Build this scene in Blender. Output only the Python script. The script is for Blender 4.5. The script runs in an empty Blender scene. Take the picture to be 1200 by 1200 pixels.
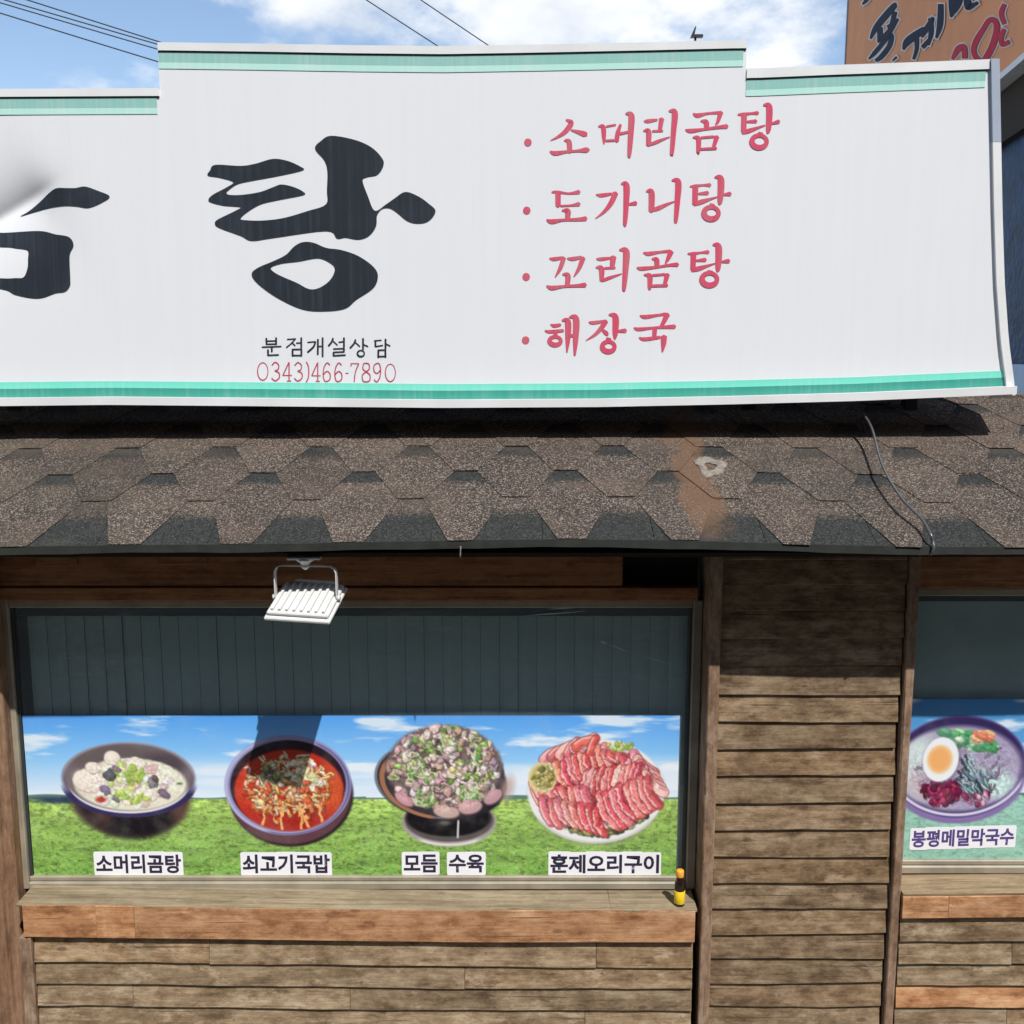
import bpy, bmesh, math, random
import numpy as np
from mathutils import Vector, Matrix

random.seed(7)
rng = np.random.default_rng(7)
R = math.radians
SC = bpy.context.scene
COL = SC.collection

# ------------------------------------------------------------------ camera
PITCH, FPX, CAMZ = R(8.7), 1200.0, 2.75          # level-ish street camera, 1200 px frame
cam_d = bpy.data.cameras.new('camera')
cam_d.sensor_width = 36; cam_d.lens = 36.0; cam_d.clip_start = 0.05; cam_d.clip_end = 2000
cam = bpy.data.objects.new('camera', cam_d); COL.objects.link(cam)
cam.location = (0, 0, CAMZ); cam.rotation_euler = (R(90) - PITCH, 0, 0)
SC.camera = cam

# ------------------------------------------------------------------ sky and sun
SUN_AZ, SUN_EL = R(24), R(55.5)                   # azimuth measured from the street side towards +X
to_sun = Vector((math.sin(SUN_AZ) * math.cos(SUN_EL), -math.cos(SUN_AZ) * math.cos(SUN_EL), math.sin(SUN_EL)))
sun_d = bpy.data.lights.new('sun', 'SUN'); sun_d.energy = 4.5; sun_d.angle = R(0.53); sun_d.color = (1.0, 0.97, 0.925)
sun = bpy.data.objects.new('sun', sun_d); COL.objects.link(sun)
sun.location = to_sun * 30
sun.rotation_euler = to_sun.to_track_quat('Z', 'Y').to_euler()

world = bpy.data.worlds.new('World'); SC.world = world; world.use_nodes = True
wn, wl = world.node_tree.nodes, world.node_tree.links
wn.clear()
wout = wn.new('ShaderNodeOutputWorld'); wbg = wn.new('ShaderNodeBackground')
wbg.inputs['Strength'].default_value = 0.14
wsky = wn.new('ShaderNodeTexSky'); wsky.sky_type = 'NISHITA'; wsky.sun_disc = False
wsky.sun_elevation = SUN_EL
wsky.sun_rotation = math.atan2(to_sun.x, to_sun.y)
wsky.air_density = 1.0; wsky.dust_density = 0.5; wsky.ozone_density = 1.0
wtc = wn.new('ShaderNodeTexCoord')
wmap = wn.new('ShaderNodeMapping'); wmap.inputs['Location'].default_value = (18.15, 7.556, 9.208)
wmap.inputs['Scale'].default_value = (1.0, 1.0, 1.9)
wnoise = wn.new('ShaderNodeTexNoise'); wnoise.inputs['Scale'].default_value = 2.6
wnoise.inputs['Detail'].default_value = 8; wnoise.inputs['Roughness'].default_value = 0.58
wramp = wn.new('ShaderNodeMapRange'); wramp.interpolation_type = 'SMOOTHSTEP'
wramp.inputs['From Min'].default_value = 0.515; wramp.inputs['From Max'].default_value = 0.63
wmix = wn.new('ShaderNodeMix'); wmix.data_type = 'RGBA'
wn2 = wn.new('ShaderNodeTexNoise'); wn2.inputs['Scale'].default_value = 7.0; wn2.inputs['Detail'].default_value = 6
wcl = wn.new('ShaderNodeMix'); wcl.data_type = 'RGBA'                 # clouds: thick bright cores, greyer thin parts
wcl.inputs[6].default_value = (4.6, 5.0, 5.6, 1); wcl.inputs[7].default_value = (6.9, 7.0, 7.1, 1)
wr2 = wn.new('ShaderNodeMapRange'); wr2.inputs['From Min'].default_value = 0.38; wr2.inputs['From Max'].default_value = 0.6
wl.new(wmap.outputs[0], wn2.inputs['Vector']); wl.new(wn2.outputs['Fac'], wr2.inputs['Value']); wl.new(wr2.outputs[0], wcl.inputs[0])
wl.new(wcl.outputs[2], wmix.inputs[7])
wl.new(wtc.outputs['Generated'], wmap.inputs['Vector']); wl.new(wmap.outputs[0], wnoise.inputs['Vector'])
wl.new(wnoise.outputs['Fac'], wramp.inputs['Value']); wl.new(wramp.outputs[0], wmix.inputs[0])
wl.new(wsky.outputs[0], wmix.inputs[6]); wl.new(wmix.outputs[2], wbg.inputs['Color'])
wl.new(wbg.outputs[0], wout.inputs[0])

SC.view_settings.view_transform = 'Standard'; SC.view_settings.look = 'None'
SC.view_settings.exposure = 0.24; SC.view_settings.gamma = 1.0
SC.view_settings.use_curve_mapping = False
SC.cycles.max_bounces = 8; SC.cycles.transparent_max_bounces = 12

# ------------------------------------------------------------------ helpers: geometry
def at(px, py, Y):
    """point of the plane at distance Y that the photograph shows at (px, py)"""
    u, v = px - 600.0, py - 600.0
    t = Y / (FPX * math.cos(PITCH) - v * math.sin(PITCH))
    return (u * t, CAMZ + (-FPX * math.sin(PITCH) - v * math.cos(PITCH)) * t)

def tag(o, label=None, cat=None, group=None, kind=None):
    if label: o['label'] = label
    if cat: o['category'] = cat
    if group: o['group'] = group
    if kind: o['kind'] = kind
    return o

def empty(name, loc=(0, 0, 0)):
    o = bpy.data.objects.new(name, None); COL.objects.link(o); o.location = loc
    o.empty_display_size = 0.1
    return o

def link(name, me, mat, parent=None, smooth=False):
    o = bpy.data.objects.new(name, me); COL.objects.link(o)
    if mat is not None and not me.materials: me.materials.append(mat)
    if smooth:
        me.polygons.foreach_set('use_smooth', [True] * len(me.polygons))
    if parent is not None:
        o.parent = parent
        p = parent; off = Vector((0, 0, 0))
        while p is not None: off += p.location; p = p.parent
        o.location = -off                      # parts are modelled in world coordinates
    return o

def mesh(name, verts, faces, mat, parent=None, smooth=False):
    me = bpy.data.meshes.new(name); me.from_pydata([tuple(v) for v in verts], [], faces); me.update()
    return link(name, me, mat, parent, smooth)

def from_bm(name, bm, mat, parent=None, smooth=False):
    me = bpy.data.meshes.new(name); bm.normal_update(); bm.to_mesh(me); bm.free()
    return link(name, me, mat, parent, smooth)

BOXF = [(0, 1, 2, 3), (7, 6, 5, 4), (0, 4, 5, 1), (1, 5, 6, 2), (2, 6, 7, 3), (3, 7, 4, 0)]
def box_bm(x0, x1, y0, y1, z0, z1, bev=0.003):
    bm = bmesh.new()
    vs = [bm.verts.new(p) for p in ((x0, y0, z0), (x1, y0, z0), (x1, y0, z1), (x0, y0, z1),
                                    (x0, y1, z0), (x1, y1, z0), (x1, y1, z1), (x0, y1, z1))]
    for f in BOXF: bm.faces.new([vs[i] for i in f])
    if bev: bmesh.ops.bevel(bm, geom=bm.edges[:], offset=bev, segments=1, affect='EDGES', profile=0.5)
    return bm
def box(name, x0, x1, y0, y1, z0, z1, mat, parent=None, bev=0.003):
    return from_bm(name, box_bm(x0, x1, y0, y1, z0, z1, bev), mat, parent)

def tube(name, pts, r, mat, parent=None, n=8, cap=True):
    pts = [Vector(p) for p in pts]; verts = []; faces = []
    rr = r if isinstance(r, (list, tuple)) else [r] * len(pts)
    up = Vector((0, 0, 1))
    for i, p in enumerate(pts):
        d = (pts[min(i + 1, len(pts) - 1)] - pts[max(i - 1, 0)]).normalized()
        a = d.cross(up)
        if a.length < 1e-3: a = d.cross(Vector((0, 1, 0)))
        a.normalize(); b = a.cross(d).normalized()
        for k in range(n):
            t = 2 * math.pi * k / n
            verts.append(p + (a * math.cos(t) + b * math.sin(t)) * rr[i])
    for i in range(len(pts) - 1):
        for k in range(n):
            faces.append((i * n + k, i * n + (k + 1) % n, (i + 1) * n + (k + 1) % n, (i + 1) * n + k))
    if cap:
        faces.append(tuple(range(n))[::-1]); faces.append(tuple((len(pts) - 1) * n + k for k in range(n)))
    return mesh(name, verts, faces, mat, parent, True)

def lathe(name, c, prof, mat, parent=None, n=20):
    verts, faces = [], []
    for r, z in prof:
        for k in range(n):
            t = 2 * math.pi * k / n
            verts.append((c[0] + r * math.cos(t), c[1] + r * math.sin(t), c[2] + z))
    for i in range(len(prof) - 1):
        for k in range(n):
            faces.append((i * n + k, i * n + (k + 1) % n, (i + 1) * n + (k + 1) % n, (i + 1) * n + k))
    faces.append(tuple(range(n))[::-1]); faces.append(tuple((len(prof) - 1) * n + k for k in range(n)))
    return mesh(name, verts, faces, mat, parent, True)

def catmull(pts, per=6, closed=False):
    pts = [np.array(p, float) for p in pts]; n = len(pts); out = []
    if n < 3 and not closed:
        return [pts[0] + (pts[-1] - pts[0]) * t for t in np.linspace(0, 1, per + 1)]
    rngs = range(n) if closed else range(n - 1)
    for i in rngs:
        if closed: p0, p1, p2, p3 = pts[i - 1], pts[i], pts[(i + 1) % n], pts[(i + 2) % n]
        else: p0, p1, p2, p3 = pts[max(i - 1, 0)], pts[i], pts[i + 1], pts[min(i + 2, n - 1)]
        for k in range(per):
            t = k / per
            out.append(0.5 * ((2 * p1) + (p2 - p0) * t + (2 * p0 - 5 * p1 + 4 * p2 - p3) * t * t + (3 * p1 - p0 - 3 * p2 + p3) * t ** 3))
    if not closed: out.append(pts[-1])
    return out

# ------------------------------------------------------------------ helpers: materials
def lin(c):
    c = np.asarray(c, float) / 255.0
    return np.where(c <= 0.04045, c / 12.92, ((c + 0.055) / 1.055) ** 2.4)
def L4(c): return tuple(lin(c)) + (1.0,)

class NT:
    def __init__(self, name):
        self.m = bpy.data.materials.new(name); self.m.use_nodes = True
        self.n, self.l = self.m.node_tree.nodes, self.m.node_tree.links
        self.b = self.n['Principled BSDF']; self.out = self.n['Material Output']
    def node(self, t, **kw):
        nd = self.n.new(t)
        for k, v in kw.items():
            if k in nd.inputs: nd.inputs[k].default_value = v
            else: setattr(nd, k, v)
        return nd
    def link(self, a, b): self.l.new(a, b)
    def noise(self, vec, scale, detail=4, rough=0.55):
        nd = self.node('ShaderNodeTexNoise', Scale=scale, Detail=detail, Roughness=rough)
        if vec is not None: self.link(vec, nd.inputs['Vector'])
        return nd.outputs['Fac']
    def mapping(self, vec, scale=(1, 1, 1), loc=(0, 0, 0)):
        nd = self.node('ShaderNodeMapping'); nd.inputs['Scale'].default_value = scale; nd.inputs['Location'].default_value = loc
        self.link(vec, nd.inputs['Vector']); return nd.outputs[0]
    def ramp(self, fac, stops):
        nd = self.node('ShaderNodeValToRGB'); cr = nd.color_ramp
        while len(cr.elements) < len(stops): cr.elements.new(0.5)
        for e, (p, c) in zip(cr.elements, stops): e.position = p; e.color = tuple(c) if len(c) == 4 else tuple(c) + (1,)
        self.link(fac, nd.inputs[0]); return nd.outputs[0]
    def mr(self, val, a, b, c=0.0, d=1.0, smooth=True):
        nd = self.node('ShaderNodeMapRange'); nd.interpolation_type = 'SMOOTHSTEP' if smooth else 'LINEAR'
        for i, v in zip((1, 2, 3, 4), (a, b, c, d)): nd.inputs[i].default_value = v
        self.link(val, nd.inputs[0]); return nd.outputs[0]
    def mix(self, fac, a, b, mode='MIX'):
        nd = self.node('ShaderNodeMix', data_type='RGBA', blend_type=mode)
        for s, v in ((0, fac), (6, a), (7, b)):
            if hasattr(v, 'node'): self.link(v, nd.inputs[s])
            else: nd.inputs[s].default_value = v if s == 0 else (tuple(v) if len(v) == 4 else tuple(v) + (1,))
        return nd.outputs[2]
    def math(self, op, a, b=0.0):
        nd = self.node('ShaderNodeMath', operation=op)
        for s, v in ((0, a), (1, b)):
            if hasattr(v, 'node'): self.link(v, nd.inputs[s])
            else: nd.inputs[s].default_value = v
        return nd.outputs[0]
    def bump(self, h, strength=0.3, dist=0.002):
        nd = self.node('ShaderNodeBump', Strength=strength, Distance=dist); self.link(h, nd.inputs['Height'])
        self.link(nd.outputs[0], self.b.inputs['Normal'])
    def coords(self):
        """object coordinates shifted by a random amount for each object"""
        tc = self.node('ShaderNodeTexCoord'); oi = self.node('ShaderNodeObjectInfo')
        r = self.math('MULTIPLY', oi.outputs['Random'], 37.0)
        v = self.node('ShaderNodeVectorMath', operation='ADD')
        self.link(tc.outputs['Object'], v.inputs[0]); self.link(r, v.inputs[1])
        return v.outputs[0], oi.outputs['Random']

def simple(name, c, rough=0.5, metal=0.0, var=0.08, vscale=6.0, bump=0.0, spec=0.5):
    t = NT(name); tc = t.node('ShaderNodeTexCoord'); f = t.noise(tc.outputs['Object'], vscale, 5)
    c = tuple(c)
    col = t.mix(t.mr(f, 0.3, 0.7), tuple(v * (1 - var) for v in c), tuple(min(1, v * (1 + var)) for v in c))
    t.link(col, t.b.inputs['Base Color']); t.b.inputs['Roughness'].default_value = rough; t.b.inputs['Metallic'].default_value = metal
    t.b.inputs['Specular IOR Level'].default_value = spec
    if bump: t.bump(t.noise(tc.outputs['Object'], 120, 4), bump, 0.001)
    return t.m

def wood(name, dark, mid, light, axis='X', blotch=0.6, rough=0.82, mottle=0.75):
    t = NT(name); v, rnd = t.coords()
    def mp(a, b, loc): return t.mapping(v, (a, b, b) if axis == 'X' else (b, b, a), loc)
    g = t.noise(mp(2.2, 46, (0, 0, 0)), 1.0, 7, 0.62)                      # grain
    bl = t.noise(mp(9, 19, (5, 2, 9)), 1.0, 9, 0.74)                       # mottled weathering
    k = t.math('ADD', t.math('MULTIPLY', g, 1 - mottle), t.math('MULTIPLY', bl, mottle))
    col = t.ramp(k, [(0.385, dark), (0.49, mid), (0.61, light)])
    fine = t.mr(t.noise(mp(9, 210, (7, 1, 3)), 1.0, 4, 0.7), 0.25, 0.75, 0.74, 1.24, False)
    fn = t.node('ShaderNodeCombineColor'); [t.link(fine, fn.inputs[i]) for i in range(3)]
    col = t.mix(1.0, col, fn.outputs[0], 'MULTIPLY')
    tint = t.mr(rnd, 0, 1, 0.84, 1.14, False)
    tn = t.node('ShaderNodeCombineColor'); [t.link(tint, tn.inputs[i]) for i in range(3)]
    col = t.mix(1.0, col, tn.outputs[0], 'MULTIPLY')
    r2 = t.math('FRACT', t.math('MULTIPLY', rnd, 7.31))
    col = t.mix(t.mr(r2, 0.3, 1.0), col, t.mix(1.0, col, (1.06, 0.98, 0.90), 'MULTIPLY'))
    # bleached patches, dirty runs, cracks along the grain, knots, specks
    patch = t.mr(t.noise(mp(5.5, 13, (3, 8, 1)), 1.0, 8, 0.74), 0.53, 0.66)
    col = t.mix(t.math('MULTIPLY', patch, blotch), col, tuple(min(1, c * 1.30 + 0.03) for c in light))
    stain = t.mr(t.noise(mp(4.2, 8, (11, 6, 2)), 1.0, 8, 0.76), 0.51, 0.62)
    col = t.mix(t.math('MULTIPLY', stain, 0.48), col, dark)
    crack = t.mr(t.noise(mp(2.2, 120, (1, 4, 7)), 1.0, 3, 0.5), 0.66, 0.72)
    col = t.mix(t.math('MULTIPLY', crack, 0.6), col, tuple(c * 0.4 for c in dark))
    vo = t.node('ShaderNodeTexVoronoi', Scale=1.0); t.link(mp(3.1, 7.5, (2, 5, 3)), vo.inputs['Vector'])
    knot = t.mr(vo.outputs['Distance'], 0.035, 0.085, 1.0, 0.0)
    col = t.mix(t.math('MULTIPLY', knot, 0.6), col, tuple(c * 0.55 for c in dark))
    spot = t.mr(t.noise(v, 42, 5, 0.7), 0.63, 0.70)
    col = t.mix(t.math('MULTIPLY', spot, 0.55), col, tuple(c * 0.6 for c in dark))
    t.link(col, t.b.inputs['Base Color']); t.b.inputs['Roughness'].default_value = rough
    t.b.inputs['Specular IOR Level'].default_value = 0.25
    t.bump(t.math('ADD', t.math('ADD', g, t.math('MULTIPLY', bl, 0.7)), t.math('MULTIPLY', crack, -0.6)), 0.55, 0.003)
    return t.m

M = {}
M['siding'] = wood('weathered_siding', (0.080, 0.048, 0.026), (0.182, 0.121, 0.069), (0.30, 0.219, 0.137), blotch=0.5)
M['siding_low'] = wood('weathered_lower_siding', (0.100, 0.063, 0.034), (0.218, 0.150, 0.088), (0.34, 0.260, 0.166), blotch=0.6)
M['trim'] = wood('orange_brown_trim', (0.22, 0.10, 0.043), (0.42, 0.21, 0.10), (0.52, 0.31, 0.17), blotch=0.45)
M['post'] = wood('post_wood', (0.12, 0.07, 0.042), (0.23, 0.145, 0.092), (0.33, 0.235, 0.165), axis='Z', blotch=0.45)
M['post_brown'] = wood('brown_post_wood', (0.10, 0.052, 0.028), (0.20, 0.11, 0.062), (0.28, 0.17, 0.105), axis='Z', blotch=0.15, mottle=0.45)
M['beam'] = wood('stained_beam', (0.14, 0.058, 0.024), (0.28, 0.125, 0.052), (0.36, 0.175, 0.078), blotch=0.05, rough=0.6, mottle=0.5)
M['sill'] = wood('sill_wood', (0.17, 0.128, 0.078), (0.265, 0.208, 0.132), (0.34, 0.275, 0.185), blotch=0.3, mottle=0.35)
M['dark_wood'] = simple('dark_backing', (0.035, 0.024, 0.016), 0.9)
M['frame'] = simple('window_frame_paint', (0.27, 0.235, 0.175), 0.5, 0.0, 0.18, 9)
M['frame_dark'] = simple('window_bead_dark', (0.035, 0.04, 0.042), 0.35)
M['white_metal'] = simple('white_aluminium', (0.74, 0.745, 0.74), 0.42, 0.0, 0.05, 5)
M['grey_and_shade_metal'] = simple('grey_and_shade_aluminium', (0.36, 0.41, 0.50), 0.45, 0.0, 0.06, 5)  # plain grey metal; on the shop sign's end frame it paints shade
M['lamp_white'] = simple('lamp_white_paint', (0.60, 0.60, 0.585), 0.45, 0.0, 0.05, 20)
M['dark_metal'] = simple('dark_metal', (0.03, 0.03, 0.032), 0.5, 0.3)
M['drip'] = simple('drip_edge_paint', (0.013, 0.015, 0.011), 0.8, 0.0, 0.35, 14, 0.3)
M['seal'] = simple('dried_sealant', (0.19, 0.168, 0.138), 0.85, 0.0, 0.25, 60, 0.5)
M['cable'] = simple('grey_cable_jacket', (0.06, 0.062, 0.064), 0.28, 0.0, 0.2, 9, 0.0, 0.8)
M['wire'] = simple('black_wire', (0.025, 0.028, 0.035), 0.7)
M['plaster'] = simple('rendered_wall', (0.38, 0.37, 0.35), 0.9, 0.0, 0.12, 3, 0.3)
M['interior'] = simple('interior_wall', (0.10, 0.10, 0.095), 0.9)

def sign_face():
    t = NT('sign_face_film'); tc = t.node('ShaderNodeTexCoord')
    streak = t.noise(t.mapping(tc.outputs['Object'], (26, 1, 0.7)), 1.0, 5, 0.6)
    cl = t.noise(tc.outputs['Object'], 1.7, 4, 0.5)
    col = t.mix(t.mr(streak, 0.38, 0.66), (0.748, 0.762, 0.782), (0.762, 0.775, 0.792))
    col = t.mix(t.math('MULTIPLY', t.mr(cl, 0.45, 0.75), 0.5), col, (0.735, 0.752, 0.778))
    gr = t.mr(t.noise(t.mapping(tc.outputs['Object'], (60, 1, 1.6), (2, 0, 3)), 1.0, 4, 0.65), 0.60, 0.78)
    col = t.mix(t.math('MULTIPLY', gr, 0.10), col, (0.52, 0.52, 0.50))
    t.link(col, t.b.inputs['Base Color']); t.b.inputs['Roughness'].default_value = 0.38
    t.b.inputs['Specular IOR Level'].default_value = 0.35
    t.bump(t.noise(t.mapping(tc.outputs['Object'], (3, 1, 1.2)), 1.0, 2), 0.08, 0.01)
    return t.m
M['sign'] = sign_face()

def film(name, c, fade, amt=0.35, axis='streak', rough=0.42):
    t = NT(name); tc = t.node('ShaderNodeTexCoord')
    s = t.noise(t.mapping(tc.outputs['Object'], (70, 1, 0.5)), 1.0, 4, 0.6)
    f = t.noise(tc.outputs['Object'], 5, 4, 0.6)
    k = t.math('MULTIPLY', t.mr(t.math('ADD', t.math('MULTIPLY', s, 0.6), t.math('MULTIPLY', f, 0.4)), 0.42, 0.72), amt)
    t.link(t.mix(k, c, fade), t.b.inputs['Base Color']); t.b.inputs['Roughness'].default_value = rough
    t.b.inputs['Specular IOR Level'].default_value = 0.35
    return t.m
M['ink'] = film('black_letter_film', (0.022, 0.028, 0.037), (0.058, 0.070, 0.088), 0.6)
M['red'] = film('red_letter_film', (0.62, 0.075, 0.14), (0.54, 0.18, 0.20), 0.8)
M['teal'] = film('teal_stripe_film', (0.045, 0.285, 0.225), (0.14, 0.38, 0.32), 0.6)
M['mint'] = film('mint_stripe_film', (0.18, 0.69, 0.54), (0.32, 0.70, 0.60), 0.6)
M['teal_top'] = film('sunlit_faded_teal_stripe_film', (0.27, 0.53, 0.475), (0.40, 0.58, 0.54), 0.8)  # fading, with sun gloss put into the paler teal
M['mint_top'] = film('sunlit_faded_mint_stripe_film', (0.46, 0.77, 0.68), (0.60, 0.78, 0.73), 0.8)  # paler mint: fading and painted sun gloss together
M['small_red'] = film('fine_red_letter_film', (0.50, 0.055, 0.09), (0.5, 0.18, 0.2), 0.6)

def shingle_mat():
    t = NT('asphalt_shingle'); geo = t.node('ShaderNodeNewGeometry'); pos = geo.outputs['Position']
    uv = t.node('ShaderNodeUVMap'); sep = t.node('ShaderNodeSeparateXYZ'); t.link(uv.outputs[0], sep.inputs[0])
    oi = t.node('ShaderNodeObjectInfo')
    vor = t.node('ShaderNodeTexVoronoi', Scale=270.0); t.link(pos, vor.inputs['Vector'])
    sepc = t.node('ShaderNodeSeparateColor'); t.link(vor.outputs['Color'], sepc.inputs[0])
    gran = sepc.outputs[0]
    brown = t.ramp(gran, [(0.0, (0.022, 0.018, 0.015)), (0.45, (0.042, 0.034, 0.028)), (0.74, (0.082, 0.066, 0.054)), (0.93, (0.235, 0.195, 0.165))])
    big = t.noise(pos, 5.5, 5, 0.6)
    brown = t.mix(t.math('MULTIPLY', t.mr(big, 0.35, 0.7), 0.30), brown, (0.13, 0.095, 0.072))
    brown = t.mix(t.math('MULTIPLY', t.mr(t.noise(pos, 2.3, 4), 0.5, 0.7), 0.45), brown, (0.040, 0.034, 0.028))
    tint = t.mr(oi.outputs['Random'], 0, 1, 0.90, 1.08, False)
    tn = t.node('ShaderNodeCombineColor'); [t.link(tint, tn.inputs[i]) for i in range(3)]
    brown = t.mix(1.0, brown, tn.outputs[0], 'MULTIPLY')
    dark = t.ramp(gran, [(0.0, (0.013, 0.0145, 0.014)), (0.6, (0.025, 0.0265, 0.0255)), (0.95, (0.052, 0.053, 0.050))])
    dk = t.math('ADD', sep.outputs[1], t.math('MULTIPLY', t.math('SUBTRACT', t.noise(pos, 95, 3), 0.5), 0.55))
    col = t.mix(t.mr(dk, 0.40, 0.60), brown, dark)
    # dark worn specks where granules are lost
    wear = t.mr(t.noise(pos, 38, 4, 0.7), 0.66, 0.74)
    col = t.mix(t.math('MULTIPLY', wear, 0.5), col, (0.035, 0.033, 0.03))
    # rust-brown stain running down from the sign, pale dust along the sign's drip line
    sx = t.node('ShaderNodeSeparateXYZ'); t.link(pos, sx.inputs[0])
    wob = t.math('MULTIPLY', t.math('SUBTRACT', t.noise(pos, 7, 4, 0.6), 0.5), 0.24)
    dx = t.math('ABSOLUTE', t.math('SUBTRACT', t.math('ADD', sx.outputs[0], wob), 0.665))
    rust = t.math('MULTIPLY', t.mr(dx, 0.035, 0.085, 1.0, 0.0), t.mr(t.math('ADD', sx.outputs[1], wob), 3.27, 3.46))
    rust = t.math('MULTIPLY', rust, t.mr(t.noise(pos, 30, 4, 0.7), 0.25, 0.55, 0.45, 0.95))
    col = t.mix(t.math('MULTIPLY', rust, 0.8), col, (0.135, 0.076, 0.043))
    dust = t.math('MULTIPLY', t.mr(sx.outputs[1], 3.76, 3.84), t.mr(t.noise(t.mapping(pos, (3, 14, 14)), 1.0, 4), 0.35, 0.65))
    col = t.mix(t.math('MULTIPLY', dust, 0.22), col, (0.16, 0.115, 0.085))
    moss = t.math('MULTIPLY', t.mr(sx.outputs[0], -0.9, -1.7), t.mr(t.noise(pos, 6, 4), 0.4, 0.7))
    col = t.mix(t.math('MULTIPLY', moss, 0.35), col, (0.075, 0.068, 0.048))
    t.link(col, t.b.inputs['Base Color']); t.b.inputs['Roughness'].default_value = 0.92
    t.b.inputs['Specular IOR Level'].default_value = 0.2
    t.bump(gran, 0.45, 0.003)
    return t.m
M['shingle'] = shingle_mat()

def glass_mat(name, tint, smear=0.5):
    t = NT(name); t.n.remove(t.b)
    tr = t.node('ShaderNodeBsdfTransparent'); tr.inputs[0].default_value = tuple(tint) + (1,)
    gl = t.node('ShaderNodeBsdfGlossy', Roughness=0.02)
    lw = t.node('ShaderNodeLayerWeight', Blend=0.5); mx = t.node('ShaderNodeMixShader')
    t.link(t.math('ADD', t.math('MULTIPLY', t.math('POWER', lw.outputs['Facing'], 5.0), 0.9), 0.05), mx.inputs[0]); t.link(tr.outputs[0], mx.inputs[1]); t.link(gl.outputs[0], mx.inputs[2])
    df = t.node('ShaderNodeBsdfDiffuse'); df.inputs[0].default_value = (0.46, 0.52, 0.52, 1)
    tc = t.node('ShaderNodeTexCoord')
    mp = t.node('ShaderNodeMapping'); mp.inputs['Scale'].default_value = (1.3, 1, 7); mp.inputs['Rotation'].default_value = (0, R(24), 0)
    t.link(tc.outputs['Object'], mp.inputs[0])
    n1 = t.mr(t.noise(mp.outputs[0], 1.6, 6, 0.65), 0.5, 0.78)
    n2 = t.mr(t.noise(t.mapping(tc.outputs['Object'], (1, 1, 1.4)), 1.1, 4), 0.4, 0.75)
    k = t.math('ADD', t.math('MULTIPLY', t.math('MULTIPLY', n1, n2), 0.55 * smear), 0.09)
    m2 = t.node('ShaderNodeMixShader')
    t.link(k, m2.inputs[0]); t.link(mx.outputs[0], m2.inputs[1]); t.link(df.outputs[0], m2.inputs[2])
    t.link(m2.outputs[0], t.out.inputs[0])
    return t.m
M['glass'] = glass_mat('tinted_window_glass', (0.88, 0.93, 0.93))
M['blind'] = simple('grey_green_blind_fabric', (0.52, 0.60, 0.59), 0.85, 0.0, 0.10, 4)

def print_mat():
    t = NT('printed_vinyl'); a = t.node('ShaderNodeAttribute', attribute_name='print')
    tc = t.node('ShaderNodeTexCoord')
    f = t.mr(t.noise(tc.outputs['Object'], 9, 5, 0.6), 0.45, 0.75)
    col = t.mix(t.math('MULTIPLY', f, 0.06), a.outputs['Color'], (0.6, 0.58, 0.52))
    t.link(col, t.b.inputs['Base Color']); t.b.inputs['Roughness'].default_value = 0.4
    t.b.inputs['Specular IOR Level'].default_value = 0.3
    return t.m
M['print'] = print_mat()
M['caption'] = simple('caption_ink', tuple(lin((40, 34, 62))), 0.45, 0, 0.1)
M['caption_purple'] = simple('caption_faded_ink', tuple(lin((84, 66, 128))), 0.45, 0, 0.1)
M['caption_white'] = simple('caption_white', (0.82, 0.82, 0.85), 0.45, 0, 0.03)

# ------------------------------------------------------------------ ground
def ground_mat(name, a, b, sc):
    t = NT(name); tc = t.node('ShaderNodeTexCoord'); n1 = t.noise(tc.outputs['Object'], sc, 6, 0.65)
    n2 = t.noise(tc.outputs['Object'], 0.8, 4)
    col = t.mix(t.mr(t.math('ADD', t.math('MULTIPLY', n1, 0.6), t.math('MULTIPLY', n2, 0.4)), 0.35, 0.65), a, b)
    t.link(col, t.b.inputs['Base Color']); t.b.inputs['Roughness'].default_value = 0.9; t.bump(n1, 0.4, 0.004)
    return t.m
g = mesh('ground', [(-300, -300, -0.13), (300, -300, -0.13), (300, 300, -0.13), (-300, 300, -0.13)], [(0, 1, 2, 3)],
         ground_mat('asphalt', (0.045, 0.045, 0.047), (0.07, 0.069, 0.067), 60)); tag(g, kind='structure')
pv = box('pavement', -30, 30, 1.2, 30, -0.3, 0.0, ground_mat('paving_concrete', (0.15, 0.144, 0.135), (0.21, 0.203, 0.19), 25), None, 0.015)
tag(pv, kind='structure')

# ------------------------------------------------------------------ unseen terrace behind the viewpoint, added to block sky light
OB = empty('sky_blocker_terrace', (0, -7.5, 0)); tag(OB, 'unseen dark brick terrace added across the street to block sky light', 'building')
M['brick'] = simple('dark_brick_render', (0.12, 0.10, 0.085), 0.9, 0, 0.25, 9, 0.4)
M['dark_glass'] = simple('dark_window_glass', (0.02, 0.025, 0.03), 0.12)
box('wall', -26, 26, -14, -7.5, -0.13, 11.5, M['brick'], OB, 0)
box('cornice', -26.2, 26.2, -14.2, -7.3, 11.5, 11.8, M['plaster'], OB, 0)
for fl_ in range(4):
    for k_ in range(13):
        wx = -24 + k_ * 4.0
        wdw = box('window', wx - .7, wx + .7, -7.53, -7.47, 0.9 + fl_ * 2.8, 2.5 + fl_ * 2.8, M['dark_glass'], OB, 0)
        box('sill', wx - .8, wx + .8, -7.5, -7.38, 0.78 + fl_ * 2.8, 0.897 + fl_ * 2.8, M['plaster'], wdw, 0)

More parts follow.
